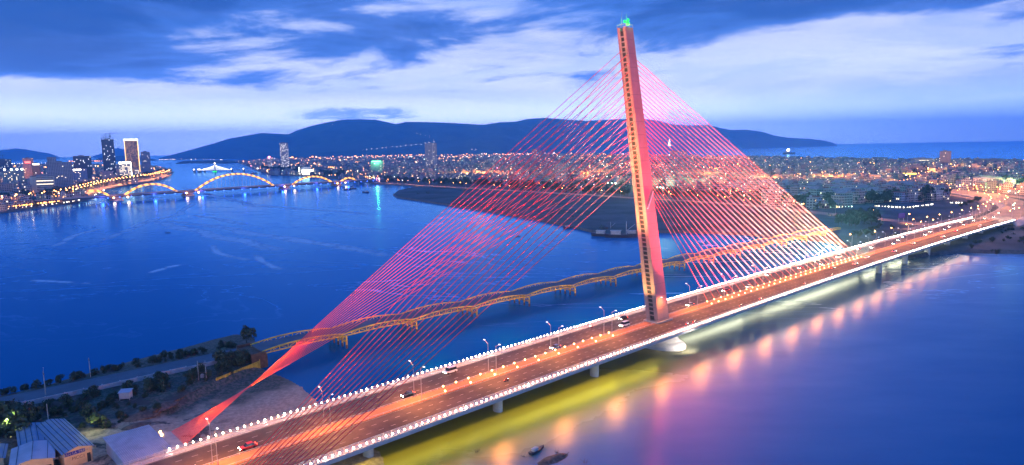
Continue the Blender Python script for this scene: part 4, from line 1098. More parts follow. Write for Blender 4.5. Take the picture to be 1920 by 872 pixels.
def merged_houses(lst, name, lab):
    big = [MB() for _ in range(6)]
    for (x, y) in lst:
        i = rg_.randrange(18); a, dim, c_, r_ = HM[i]; w_, d_, h = dim
        if y > 2600: w_ *= 1.6; d_ *= 1.5
        m_ = Matrix.Translation((x, y, 2.4)) @ Matrix.Rotation(SA, 4, 'Z')
        bb = big[c_]; bb.cur = 0; bb.box(-w_/2, w_/2, -d_/2, d_/2, 0, h, m_); bb.cur = 1+r_; bb.box(-w_/2-.2, w_/2+.2, -d_/2-.2, d_/2+.2, h+.003, h+.6, m_)
        if rg_.random() < .5: bb.cur = 0; bb.box(-w_*.3, w_*.15, -d_*.3, d_*.1, h+.61, h+3.2, m_)
    # one object for all the rest
    v = []; f = []; mi = []
    for c_, bb in enumerate(big):
        off = len(v); v += bb.v; f += [tuple(q+off for q in ff) for ff in bb.f]; mi += [c_ if k_ == 0 else 5+k_ for k_ in bb.mi]
    A = MB(); A.v, A.f, A.mi = v, f, mi
    return tag(A.build(name, HF+RF), lab, 'houses', GH, 'stuff')
merged_houses(rest, 'distant_houses', 'dense mass of small pale houses filling the far city below the mountain')

# ================================================================== CITY LIGHTS
q = {'sodium_far': MB(), 'white_far': MB(), 'cold_far': MB(), 'pink_far': MB()}
cols_ = ['sodium_far']*76+['white_far']*15+['cold_far']*5+['pink_far']*4
rl = random.Random(5)
def put_light(x, y, z=9, c_=None, k=1.0):
    D = math.hypot(x, y)
    r_ = max(.35, D*.00054)*k*rl.uniform(.5, 1.3)
    q[c_ or rl.choice(cols_)].ball((x, y, z), r_, 5, 3)
n = 0
for it in range(10500):
    y = 700*(8500/700)**rl.random(); x = y*rl.uniform(-.80, .80)
    if rl.random() < .75:      # on the streets
        u = x*math.cos(SA)+y*math.sin(SA); v = -x*math.sin(SA)+y*math.cos(SA)
        if rl.random() < .5: v = round(v/124)*124-7; u = round(u/38)*38
        else: u = round(u/260)*260-7; v = round(v/40)*40
        x = u*math.cos(SA)-v*math.sin(SA); y = u*math.sin(SA)+v*math.cos(SA)
    if not visible(x, y): continue
    e = inside(east, x, y)
    if not (e or inside(west, x, y)): continue
    if e and inside(open_poly, x, y): continue
    if fbm(x, y, .0016, 2, 2.0) < -.18 and rl.random() < .8: continue
    if x > y*.35 and rl.random() < .5: continue
    put_light(x, y, rl.uniform(7, 15)); n += 1
# bright far waterfront strips, mountain-foot rows
def row(pts, nper, z, c_, k=1.0, jit=.5):
    for i in range(len(pts)-1):
        for j in range(nper):
            u = (j+rl.uniform(-jit, jit))/nper
            X = pts[i][0]+(pts[i+1][0]-pts[i][0])*u; Y = pts[i][1]+(pts[i+1][1]-pts[i][1])*u
            p = at(X, Y, z); put_light(p.x, p.y, z, c_, k)
row([(300, 299.3), (330, 298.5), (428, 299.5)], 12, 14, 'white_far', .6)
row([(20, 306.8), (60, 306.2), (110, 305)], 10, 8, 'white_far', .6)
row([(130, 302.5), (160, 301.5), (196, 302)], 9, 12, 'sodium_far', .9)
row([(10, 388), (60, 383), (110, 377), (165, 365)], 16, 7, 'sodium_far', 1.5)
row([(20, 391), (120, 380), (165, 372)], 9, 5, 'white_far', 1.0)
row([(165, 372), (200, 354)], 9, 5, 'white_far', 1.1)
row([(222, 300), (240, 299.5)], 5, 12, 'pink_far', .8)
row([(455, 301.5), (480, 306), (510, 312.5), (530, 316)], 14, 9, 'sodium_far', 1.1)
row([(620, 291), (700, 291.5), (800, 291), (900, 291), (960, 289.5)], 14, 14, 'sodium_far', 1.0)
row([(600, 295), (700, 294), (800, 294), (960, 293)], 12, 14, 'white_far', .8)
row([(1000, 291.5), (1150, 293.5)], 22, 10, 'sodium_far', 1.0)
row([(1225, 296), (1400, 299)], 10, 8, 'sodium_far', .8)
row([(1140, 343), (1160, 344)], 3, 14, 'cold_far', 1.9, .1)
row([(1232, 351), (1262, 353)], 5, 14, 'cold_far', 2.0, .1)
row([(1250, 328), (1300, 332), (1360, 331), (1400, 333), (1480, 340)], 8, 10, 'sodium_far', 1.2)
row([(1640, 386), (1700, 389), (1755, 382)], 12, 4, 'white_far', 1.2)
row([(1783, 380), (1815, 380)], 8, 3.4, 'white_far', 1.2)
row([(1560, 388), (1605, 387)], 6, 4, 'cold_far', 1.1)
row([(1655, 343), (1680, 344)], 7, 5, 'white_far', 1.5)
row([(1715, 344), (1760, 348)], 8, 4, 'white_far', 1.1)
row([(1735, 323), (1765, 317), (1795, 311)], 8, 10, 'sodium_far', 1.0)
row([(1670, 342), (1700, 337), (1735, 328)], 6, 9, 'sodium_far', 1.2)
M['cold_big'] = emit('cold_big', (.75, 1, .6), 14, False)
# lights up the mountain road
for (X, Y) in [(611, 231), (624, 233)]+[(680+i*9+rl.uniform(-2, 2), 282-i*1.05+rl.uniform(-.8, .8)) for i in range(16)]+[(782, 250), (788, 252), (798, 254), (805, 256), (812, 262), (885, 280), (892, 281)]:
    p = at_dist(X, Y, 8800 if Y > 262 else 10400); D = 9000
    q['white_far'].ball(p, D*.00032, 5, 3)
for c_, bb in q.items():
    nm = {'sodium_far': 'orange', 'white_far': 'warm white', 'cold_far': 'greenish white', 'pink_far': 'pink'}[c_]
    tag(bb.build('city_lights', M[c_]), '%s street and window lights sprinkled over the far city' % nm, 'lights', 'lights of the far city', 'stuff')
# glow that the street lights throw over the far districts: unseen point lights added, a few per district
for (X, Y, e, colr) in [(95, 350, 2e5, (1, .5, .2)), (40, 340, 2e5, (1, .5, .2)), (180, 326, 3e5, (1, .5, .2)), 
                        (900, 326, 9e5, (1, .5, .2)), (1110, 325, 6e5, (1, .45, .2)), (1250, 345, 5e5, (.9, 1, .5)), (1320, 330, 7e5, (1, .4, .2)), (1430, 338, 5e5, (1, .5, .2)), (1560, 335, 5e5, (1, .45, .2)),
                        (1665, 345, 5e5, (1, .6, .3)), (1740, 322, 7e5, (1, .45, .15)), (1790, 313, 6e5, (1, .45, .15)), (1860, 352, 4e5, (1, .45, .2)), (1905, 346, 5e5, (.7, 1, .4))]:
    p = at(X, Y, 12); light('district_glow', 'POINT', e*(1.7 if X < 1640 else .7), (1, .30, .06) if colr[0] == 1 else colr, None, (p.x, p.y, 24), None, 24)

# ================================================================== TREES AND BUSHES
def crown_mesh(name, seed, n, rad, h0, leaf, mt, lobes=7):
    r_ = random.Random(seed); a = MB()
    L_ = [(Vector((r_.uniform(-.6, .6)*rad, r_.uniform(-.6, .6)*rad, h0+r_.uniform(.2, 1.3)*rad)), rad*r_.uniform(.34, .62)) for _ in range(lobes)]
    for i in range(n):
        c_, R_ = L_[i % lobes]
        d = Vector((r_.gauss(0, 1), r_.gauss(0, 1), r_.gauss(0, 1)*.8)).normalized(); p = c_+d*R_*(.45+.65*r_.random()**.6)
        nrm = (d+Vector((r_.gauss(0, .5), r_.gauss(0, .5), r_.gauss(0, .5)))).normalized()
        t1 = nrm.orthogonal().normalized(); t2 = nrm.cross(t1); s_ = leaf*r_.uniform(.6, 1.4); an = r_.uniform(0, 3.1)
        u = (t1*math.cos(an)+t2*math.sin(an))*s_; v = (t2*math.cos(an)-t1*math.sin(an))*s_*.6
        b0 = len(a.v); a.v += [tuple(p-u), tuple(p-v*1.0), tuple(p+u), tuple(p+v)]; a.quadfaces([(b0, b0+1, b0+2, b0+3)])
    return a.mesh(name, mt)
CROWN_N = [crown_mesh('crown', 10+i, 420, 1.9, .9, .30, M['leaf']) for i in range(4)]
CROWN_F = [crown_mesh('crown', 30+i, 150, 3.6, 2.4, 1.0, M['leaf_far'], 6) for i in range(5)]
def trunk_mesh(h, r0):
    a = MB(); a.tube((0, 0, -.4), (.1, 0, h), r0, r0*.6, 6)
    for k in range(4):
        an = k*1.6+.4; a.tube((.1, 0, h*.8), (math.cos(an)*h*.35, math.sin(an)*h*.35, h*1.45), r0*.5, r0*.2, 5)
    return a.mesh('trunk', M['bark'])
TR_N = trunk_mesh(1.3, .10); TR_F = trunk_mesh(3.0, .22)
def plant(x, y, z, near, sc, label, cat, group, nm):
    t_ = thing(nm, label, cat, (x, y, z), rg_.uniform(0, 6.28), group); t_.scale = (sc, sc, sc*rg_.uniform(.8, 1.15))
    link('trunk', TR_N if near else TR_F, t_); link('crown', rg_.choice(CROWN_N if near else CROWN_F), t_)
    return t_
def bset(n, s0, s1, l0, l1, sc0, sc1, label, group, dens=1.0):
    lst = []
    for _ in range(n*6):
        s = rg_.uniform(s0, s1); l = rg_.uniform(l0, l1); p = B(s, l)
        if sdist(np.array([[p.x]]), np.array([[p.y]]), NP_)[0, 0] < 1.0: continue
        if abs(l-101) < 8.2: continue
        if near_side(p.x, p.y) > .05: continue
        lst.append((s, p))
        if len(lst) >= n: break
    for i, (s, p) in enumerate(sorted(lst, key=lambda q_: q_[0])):
        plant(p.x, p.y, ground_z(p.x, p.y)-.3, True, rg_.uniform(sc0, sc1), label+', %s from the left' % ordw(i+1), 'bush', group, 'bush')
bset(95, -310, -128, 109.5, 117, .35, .85, 'bush on the river side of the causeway road', 'bushes along the causeway')
bset(96, -285, -136, 76, 91, .5, 1.15, 'bush below the causeway wall', 'bushes below the causeway wall')
bset(70, -240, -140, 58, 84, .25, .7, 'low scrub bush scattered on the waste ground', 'scrub on the waste ground')
bset(10, -150, -134, 62, 92, .9, 1.5, 'dark bush at the old bridgehead by the yellow sheet wall', 'bushes at the old bridgehead')
p = at(462, 640, 4); plant(p.x, p.y, 3.0, True, 2.1, 'dark tree standing at the end of the old bridge', 'tree', None, 'tree')
for iT, (X, Y, s_) in enumerate([(20, 795, 2.2), (40, 805, 2.0), (8, 815, 2.3), (60, 790, 1.7), (30, 822, 1.9), (178, 800, 1.6), (170, 785, 1.3)]):
    p = at(X, Y, 3); plant(p.x, p.y, ground_z(p.x, p.y)-.3, True, s_, 'lamp-lit green tree '+['behind the left shed', 'between the left-edge shed and the blue shed', 'at the left edge by the lamp', 'touching the smaller blue roof', 'nearest the left-edge shed roof', 'right of the bannered shed', 'behind the bannered shed'][iT], 'tree', 'lamp-lit trees by the sheds', 'tree')
p = at(12, 800, 5); light('yard_light', 'POINT', 2600, (.8, 1, .35), None, (p.x+3, p.y-3, 8.5), None, .3)
p = at(182, 790, 5); light('yard_light', 'POINT', 700, (.8, 1, .35), None, (p.x, p.y-3, 7), None, .3)
# far trees along the shores and inside the interchange
def tree_row(pts, n, jit, z, sc0, sc1, label, group):
    path = smooth_path([Vector((*wpt(at(x, y, z)), 0)) for x, y in pts], 10)
    for i in range(n):
        u = (i+rg_.random())/n*(len(path)-1); i0 = int(u); p = path[i0].lerp(path[min(i0+1, len(path)-1)], u-i0)
        plant(p.x+rg_.uniform(-jit, jit), p.y+rg_.uniform(-jit, jit), 2.3, False, rg_.uniform(sc0, sc1), label+', %s from the left' % ordw(i+1), 'tree', group, 'tree')
tree_row([(0, 381), (60, 375), (120, 367), (165, 356), (200, 347)], 52, 10, 3, 1.5, 2.4, 'round tree on the lamp-lit west promenade', 'trees of the west promenade')
tree_row([(205, 346), (250, 339.5), (285, 333), (312, 326)], 44, 12, 3, 1.8, 2.8, 'dark tree on the west promenade towards the river bend', 'trees at the river bend')
tree_row([(495, 320), (520, 323), (560, 324), (600, 328), (660, 333)], 40, 14, 3, 1.8, 3.0, 'dark tree on the east bank behind the arch bridge', 'trees behind the arch bridge')
tree_row([(720, 340), (800, 345), (880, 349), (960, 353), (1060, 360), (1180, 368)], 76, 16, 3, 1.3, 2.2, 'dark tree in the park strip along the riverside road', 'trees of the riverside road')
tree_row([(1240, 371), (1320, 374), (1420, 380), (1500, 386), (1560, 392)], 30, 12, 3, 1.2, 2.0, 'dark tree seen through the main-span stays', 'trees seen through the stays')
tree_row([(1550, 384), (1620, 380), (1680, 378), (1740, 374), (1760, 371)], 44, 12, 3, 1.3, 2.1, 'dark tree in the wooded quarter inside the interchange', 'trees of the wooded quarter')
tree_row([(1580, 424), (1610, 420), (1640, 414)], 16, 7, 3, 1.1, 1.8, 'big dark tree on the river flat beside the bridge landing', 'trees on the river flat')
tree_row([(1600, 446), (1625, 438), (1660, 428)], 10, 6, 3, .5, .9, 'small dark tree close to the far bridge railing', 'small trees by the far railing')
tree_row([(1800, 388), (1822, 380), (1836, 376)], 14, 3, 3, .5, .8, 'small street tree beside the curving slip road', 'street trees of the slip road')
tree_row([(1870, 350), (1920, 352)], 14, 12, 3, 1.6, 2.4, 'dark tree beside the floodlit ground at the right edge', 'trees at the right edge')
# scrub on the empty peninsula and the woods beyond: masses nobody could count
a = MB(); rs = random.Random(3)
for it in range(2600):
    y = 560*(7600/560)**rs.random(); x = y*rs.uniform(-.8, .8)
    if not visible(x, y): continue
    e = inside(east, x, y)
    if not e and not inside(west, x, y): continue
    op = inside(open_poly, x, y) if e else False
    if op and (fbm(x, y, .012, 3, 4.0) < .02 or y < 500): continue
    if not op and fbm(x, y, .0035, 3, 9.0) < .05 and rs.random() < .6: continue
    if any(near_path(p_, x, y, 18) for p_ in ROADS): continue
    sc = rs.uniform(.35, .8) if op else rs.uniform(1.4, 2.6)*(1.5 if y > 2600 else 1)
    for k in range(26):
        c_ = Vector((x+rs.gauss(0, 2.3)*sc, y+rs.gauss(0, 2.3)*sc, 2.4+abs(rs.gauss(2.2, 1.5))*sc)); nrm = Vector((rs.gauss(0, 1), rs.gauss(0, 1), rs.gauss(0, 1)+.6)).normalized()
        t1 = nrm.orthogonal().normalized(); t2 = nrm.cross(t1); s_ = rs.uniform(.7, 1.5)*sc; b0 = len(a.v)
        a.v += [tuple(c_-t1*s_), tuple(c_-t2*s_*.7), tuple(c_+t1*s_), tuple(c_+t2*s_*.7)]; a.quadfaces([(b0, b0+1, b0+2, b0+3)])
tag(a.build('undergrowth', M['leaf_far']), 'dark scrub and treetops scattered over the far bank and city', 'vegetation', None, 'stuff')

# ================================================================== ROADSIDE LAMPS OF THE FAR BANK
def make_slamp(matn):
    t_ = thing('street_lamp', 'x', 'street lamp')
    q_ = MB(); q_.tube((0, 0, 0), (0, 0, 9.5), .13, .08, 5); q_.tube((0, 0, 9.5), (1.6, 0, 10.2), .07, .06, 4); q_.build('pole', M['steel'], t_)
    q_ = MB(); q_.ball((1.8, 0, 10.1), .45, 6, 4, .7); q_.build('lamp_head', M[matn], t_)
    return t_
SL = make_slamp('sodium'); SLP = proto_kids(SL); sl_first = True
def lamps_along(path, gap, off, label, group, i0=0, i1=None, z=2.6, pw=0, sc=1.0):
    global sl_first
    acc = 0; P = path[i0:i1]; cnt = 0
    for i in range(len(P)-1):
        a_, b_ = Vector(P[i]), Vector(P[i+1]); d = (b_-a_); d.z = 0; L_ = d.length
        if L_ < 1e-6: continue
        d.normalize(); nn_ = Vector((-d.y, d.x, 0))
        while acc < L_:
            for sg in ((off, -off) if off > 0 else (off,)):
                p = a_+d*acc+nn_*sg; zz = z if z is not None else a_.z+(b_.z-a_.z)*acc/L_
                rz = math.atan2(-nn_.y*sg, -nn_.x*sg); cnt += 1; lb_ = label+', %s from its near end' % ordw(cnt)
                if sl_first:
                    SL.location = (p.x, p.y, zz); SL.rotation_euler = (0, 0, rz); tag(SL, lb_, None, group); sl_first = False
                else:
                    ls_ = dup(SL, SLP, (p.x, p.y, zz), rz, lb_, group=group, scale=(sc, sc, sc))
                    if pw: light('road_light', 'SPOT', pw, (1, .34, .09), ls_, (2.0, 0, 9.6), (5.5, 0, 0), 1.2, 160, .6)
            acc += gap
        acc -= L_
lamps_along(riverside, 46, -12, 'orange street lamp in the row along the riverside road', 'lamps of the riverside road', pw=16000)
lamps_along(sroad, 30, -7, 'orange street lamp along the curving slip road', 'lamps of the slip road', pw=9000)
lamps_along(APP, 38, 15.5, 'orange street lamp along the bending bridge approach', 'lamps of the bridge approach', 3, None, None, pw=19000)
lamps_along(aff, 44, 12, 'orange street lamp along the avenue behind the approach', 'lamps of the avenue', pw=9000)
lamps_along(wprom, 36, 13, 'orange street lamp among the trees of the west promenade', 'lamps of the west promenade', pw=60000, sc=1.7)
light('interchange_light', 'POINT', 15000, (1, .75, .5), None, tuple(at(1878, 394, 14)), None, 1)
# lamp posts standing on the low ground beside the bridge landing
for iL, (X, Y) in enumerate([(1597, 452), (1643, 445.5), (1674, 438), (1702, 431), (1729, 425), (1752, 421)]):
    p = at(X, Y+12, 2.6); dup(SL, SLP, tuple(p), 2.0, 'orange lamp behind the far railing, %s to the right of the stay fan' % ordw(iL+1), group='lamps behind the far railing')

# ================================================================== THE NEAR BANK: walls, sheds, poles
M['wall_pale'] = mat('wall_pale', (.66, .58, .58), .85, .3, .4)
M['sheet_yellow'] = mat('sheet_yellow', (.62, .45, .05), .6, .35, .5)
M['tin_blue'] = mat('tin_blue', (.15, .22, .34), .55, .25, .35, col2=(.24, .27, .32), detail=8)
M['tin_lilac'] = mat('tin_lilac', (.42, .42, .50), .5, .2, .2)
M['plaster'] = mat('plaster', (.66, .46, .26), .85, .15, .5)
M['sign_blue'] = mat('sign_blue', (.03, .03, .28), .5)
a = MB(); s = -305.0; rw = random.Random(4)
while s < -138:
    L_ = 5.4
    if not (-222 < s < -214 or -252 < s < -246):
        a.box(s, s+L_-.25, 92.4, 92.7, 2.4, 5.4+rw.uniform(-.15, .15)); a.box(s-.18, s+.10, 92.25, 92.85, 2.4, 5.65)
    s += L_
q_ = a.build('boundary_wall', M['wall_pale'], mw=None) if False else a.mesh('boundary_wall', M['wall_pale'])
tag(link('boundary_wall', q_, mw=Matrix.Translation(B(0, 0, 0)) @ Matrix.Rotation(TH, 4, 'Z')), 'long pale panel wall with gaps beside the old causeway road', 'wall')
# corrugated sheet wall at the water's edge, stepping inland as a low fence
def sheet_wall(p0, p1, h, mt, name, label, cat):
    p0 = Vector(p0); p1 = Vector(p1); d = p1-p0; L_ = d.length; d.normalize(); nn_ = Vector((-d.y, d.x, 0)); a = MB(); n = max(2, int(L_/.55)); top = []
    pts = []
    for i in range(n+1):
        u = i/n; p = p0.lerp(p1, u)+nn_*(.22 if i % 2 else -.0); zb_ = min(ground_z(p.x, p.y)-.6, 1.0); zt_ = p0.z+(p1.z-p0.z)*u+h
        pts.append((p, zb_, zt_))
    b0 = 0
    for p, zb_, zt_ in pts: a.v += [(p.x, p.y, zb_), (p.x, p.y, zt_)]
    a.quadfaces([(2*i, 2*i+2, 2*i+3, 2*i+1) for i in range(n)])
    o = a.build(name, mt); sm = o.modifiers.new('thickness', 'SOLIDIFY'); sm.thickness = .12
    return tag(o, label, cat)
w0 = at(487, 692, 0); w1 = at(405, 727, 0); w2 = at(287, 782, 1.5)
sheet_wall((w0.x, w0.y, 0), (w1.x, w1.y, .2), 3.4, M['sheet_yellow'], 'sheet_wall', 'yellow corrugated sheet-pile wall at the edge of the sand lot', 'wall')
w00 = at(482, 662, 2)
sheet_wall((w00.x, w00.y, 0), (w0.x, w0.y, 0), 3.8, M['sheet_yellow'], 'sheet_wall', 'short bright yellow sheet wall facing the river at the old bridgehead', 'wall')
sheet_wall((w1.x-.4, w1.y, .6), (w2.x, w2.y, 1.6), 1.8, M['rust'], 'sheet_fence', 'low rusty brown fence running from the yellow wall to the sheds', 'fence')

def shed(X0, Y0, X1, Y1, depth_px, hz, rise, roofm, name, label, wallm, ribs=8, sign=None, wtext=None, doors=(), rz_extra=0.0):
    """gabled shed; (X0,Y0)-(X1,Y1) is the eaves line of its front gable"""
    p0 = at(X0, Y0, hz+2.2); p1 = at(X1, Y1, hz+2.2); d = (p1-p0); d.z = 0; W_ = d.length; d.normalize()
    ang = math.atan2(d.y, d.x); pb = at(*depth_px, hz+2.2); inward = Vector((-d.y, d.x, 0)); L_ = (pb-p1).dot(inward)
    t_ = thing(name, label, 'shed', (p0.x, p0.y, 2.0), ang)
    H_ = hz+.2
    a = MB()
    a.rings([[(0, 0, -.8), (W_, 0, -.8), (W_, L_, -.8), (0, L_, -.8)], [(0, 0, H_), (W_, 0, H_), (W_, L_, H_), (0, L_, H_)]])
    b0 = len(a.v); a.v += [(0, .001, H_), (W_, .001, H_), (W_/2, .001, H_+rise), (0, L_-.001, H_), (W_, L_-.001, H_), (W_/2, L_-.001, H_+rise)]; a.quadfaces([(b0, b0+1, b0+2), (b0+4, b0+3, b0+5)])
    a.build('wall', wallm, t_)
    a = MB(); e_ = .5
    for sg in (0, 1):
        x0_, x1_ = (-e_, W_/2) if sg == 0 else (W_+e_, W_/2)
        z0_, z1_ = H_-e_*rise/(W_/2)+.06, H_+rise+.06
        lo = [(x0_, -e_, z0_), (x1_, -e_, z1_), (x1_, L_+e_, z1_), (x0_, L_+e_, z0_)]; hi = [(p[0], p[1], p[2]+.09) for p in lo]
        if sg: lo = lo[::-1]; hi = hi[::-1]
        a.hexa(lo, hi)
    rf = a.build('roof', roofm, t_)
    a = MB()
    for i in range(ribs+1):
        y = -e_+.1+(L_+2*e_-.2)*0+0
    for i in range(ribs):
        u = (i+.5)/ribs; x = -e_+(W_+2*e_)*u; zz = H_+rise*(1-abs(x-W_/2)/(W_/2))+.19
        a.box(x-.05, x+.05, -e_, L_+e_, zz-.04, zz+.05)
    a.build('roof_seam', M['dark'], rf)
    for (x0_, x1_, z0_, z1_) in doors:
        q_ = MB(); q_.box(x0_*W_, x1_*W_, -.05, -.004, z0_, z1_); q_.build('door' if z0_ < .2 else 'window', M['dark'], t_)
    def text(body, size, x, z, mt, off, nm):
        c_ = bpy.data.curves.new(nm, 'FONT'); c_.body = body; c_.size = size; c_.extrude = .01; c_.align_x = 'CENTER'
        tmp = bpy.data.objects.new('tmp', c_); COL.objects.link(tmp); dg = bpy.context.evaluated_depsgraph_get()
        me = bpy.data.meshes.new_from_object(tmp.evaluated_get(dg)); bpy.data.objects.remove(tmp)
        me.materials.clear(); me.materials.append(mt)
        o = link(nm, me, t_ if nm == 'wall_lettering' else None); o.location = (x, -off, z); o.rotation_euler = (math.pi/2, 0, 0); return o
    if sign:
        a = MB(); a.box(.02*W_, .74*W_, -.16, -.06, H_-1.05, H_-.05); sg_ = a.build('banner', M['sign_blue'], t_)
        o = text(sign, .92, .38*W_, H_-.90, M['paint'], .19, 'banner_lettering'); o.parent = sg_
    if wtext: text(wtext, 1.15, .5*W_, H_-2.45, M['rust'], .03, 'wall_lettering')
    return t_, W_, L_, ang
sh1 = shed(119, 851, 172, 835, (154, 777), 4.2, 1.0, M['tin_blue'], 'site_shed', 'long blue-roofed shed with a dark blue banner on its yellow gable', M['plaster'], 7, 'AN TOÀN LÀ TRÊN HẾT', 'MCC1', ((.80, .93, -.2, 2.7),))
sh2 = shed(38, 838, 97, 824, (88, 793), 3.6, .8, M['tin_blue'], 'site_shed', 'smaller blue-roofed shed left of the bannered shed', M['plaster'], 6)
sh3 = shed(20, 876, 99, 858, (97, 827), 3.8, .9, M['tin_lilac'], 'site_shed', 'lilac flat-roofed shed with lettering on its orange wall, in front of the blue one', M['plaster'], 3, None, 'MCC1', ((.80, .95, 1.0, 2.4),))
sh4 = shed(-40, 868, 6, 858, (6, 835), 3.8, .8, M['tin_blue'], 'site_shed', 'blue shed roof cut by the left edge of the picture', M['plaster'], 5)
sh5 = shed(94, 823, 111, 819, (110, 808), 3.2, .2, M['tin_blue'], 'lean_to', 'small turquoise lean-to roof joining the two blue sheds', M['plaster'], 2)
for s_ in (sh1, sh3):
    t_, W_, L_, ang = s_
    light('gable_light', 'SPOT', 900, (1, .55, .2), t_, (W_*.5, -9, 6.5), (W_*.5, 0, 2), .4, 120, .8)
# large tin roof beside the anchorage
p0 = at(236, 864, 6.5); p1 = at(320, 838, 6.5); p2 = at(302, 793, 6.5)
d = (p1-p0); d.z = 0; W_ = d.length; d.normalize(); L_ = (p2-p1).dot(Vector((-d.y, d.x, 0)))
t_ = thing('warehouse', 'big lilac tin-roofed shed right beside the cable anchorage', 'shed', (p0.x, p0.y, 1.5), math.atan2(d.y, d.x))
a = MB(); a.box(0, W_, 0, L_, -.5, 4.2); a.build('wall', M['tin_lilac'], t_)
a = MB(); a.hexa([(-.5, -.5, 4.25), (W_+.5, -.5, 4.25), (W_+.5, L_+.5, 5.2), (-.5, L_+.5, 5.2)], [(-.5, -.5, 4.4), (W_+.5, -.5, 4.4), (W_+.5, L_+.5, 5.35), (-.5, L_+.5, 5.35)]); rf = a.build('roof', M['tin_lilac'], t_)
a = MB()
for i in range(26):
    x = -.3+(W_+.6)*i/25; a.hexa([(x-.03, -.5, 4.4), (x+.03, -.5, 4.4), (x+.03, L_+.5, 5.35), (x-.03, L_+.5, 5.35)], [(x-.03, -.5, 4.47), (x+.03, -.5, 4.47), (x+.03, L_+.5, 5.42), (x-.03, L_+.5, 5.42)])
a.build('roof_seam', M['wall_pale'], rf)
# small white hut
p = at(237, 752, 2.5)
t_ = thing('hut', 'small white hut on stilts alone on the waste ground', 'hut', (p.x, p.y, ground_z(p.x, p.y)), TH-.55)
a = MB(); a.box(-1.6, 1.6, -1.3, 1.3, .5, 2.6)
for x in (-1.5, 1.5):
    for y in (-1.2, 1.2): a.box(x-.08, x+.08, y-.08, y+.08, -.4, .497)
a.build('wall', M['concrete_white'], t_)
a = MB(); a.hexa([(-1.9, -1.6, 2.62), (1.9, -1.6, 2.62), (1.9, 1.6, 3.0), (-1.9, 1.6, 3.0)], [(-1.9, -1.6, 2.72), (1.9, -1.6, 2.72), (1.9, 1.6, 3.1), (-1.9, 1.6, 3.1)]); a.build('roof', M['tin_lilac'], t_)
# poles
def wood_pole(X, Y, h, label, arm=True, lampx=False):
    p = at(X, Y, 3.5); t_ = thing('utility_pole', label, 'pole', (p.x, p.y, ground_z(p.x, p.y)-.2), TH)
    a = MB(); a.tube((0, 0, 0), (0, 0, h), .16, .10, 8); a.build('pole', M['concrete'], t_)
    if arm:
        a = MB(); a.box(-.08, .08, -1.1, 1.1, h-.9, h-.75); a.box(-.05, .05, -1.0, -.9, h-.75, h-.45); a.box(-.05, .05, .9, 1.0, h-.75, h-.45); a.build('cross_arm', M['rust'], t_)
    if lampx:
        a = MB(); a.tube((0, 0, h-.2), (.3, 1.4, h+.8), .05, .04, 5); a.box(.2, .4, 1.3, 2.0, h+.72, h+.86); a.build('lamp_arm', M['steel'], t_)
wood_pole(86, 743, 8.5, 'pale utility pole with a curved lamp arm by the causeway, leftmost', True, True)
wood_pole(170, 709, 7.5, 'pale utility pole with a crossarm beside the causeway bushes', True)
wood_pole(92, 800, 8.0, 'bare pale post rising behind the smaller blue-roofed shed', False)
p = at(380, 713, 3); t_ = thing('transformer_frame', 'H-shaped pole frame with a crossbar on the waste ground', 'pole frame', (p.x, p.y, ground_z(p.x, p.y)-.2), TH+.9)
a = MB()
for y in (-1.35, 1.35): a.tube((0, y, 0), (0, y, 7.4), .14, .11, 8)
a.build('post', M['concrete'], t_)
a = MB(); a.box(-.08, .08, -1.7, 1.7, 6.2, 6.36); a.box(-.08, .08, -1.5, 1.5, 3.0, 3.12); a.build('crossbar', M['rust'], t_)
a = MB(); a.box(-.4, .4, -.5, .5, 1.2, 2.3); a.tube((0, -.2, 2.3), (0, -.2, 2.7), .07, n=6); a.tube((0, .2, 2.3), (0, .2, 2.7), .07, n=6); a.build('transformer', M['steel'], t_)
# debris mounds on the waste ground
M['rubble'] = mat('rubble', (.17, .12, .09), .95, .5, .8, bump=.6, bscale=2)
for i, (X, Y, r_, lab) in enumerate([(262, 782, 4.0, 'low earth mound left of the big tin shed'), (250, 802, 3.2, 'small dark earth mound beside the big tin shed'), (305, 765, 3.6, 'long earth mound along the rusty fence'), (222, 828, 3.0, 'earth heap at the near corner of the big tin shed')]):
    p = at(X, Y, 2); a = MB(); rr = []
    for j in range(5):
        u = j/4; rr.append([(r_*(1-u)**.7*(1+.25*noise.noise(Vector((math.cos(q)*1.3+i, math.sin(q)*1.3, u))))*math.cos(q)*1.6, r_*(1-u)**.7*(1+.25*noise.noise(Vector((math.cos(q)*1.3, math.sin(q)*1.3+i, u))))*math.sin(q), -.4+u*1.5) for q in [2*math.pi*k/16 for k in range(16)]])
    a.rings(rr); o = a.build('earth_mound', M['rubble'], smooth=True); o.location = (p.x, p.y, ground_z(p.x, p.y)); o.rotation_euler = (0, 0, TH+.3*i); tag(o, lab, 'mound')

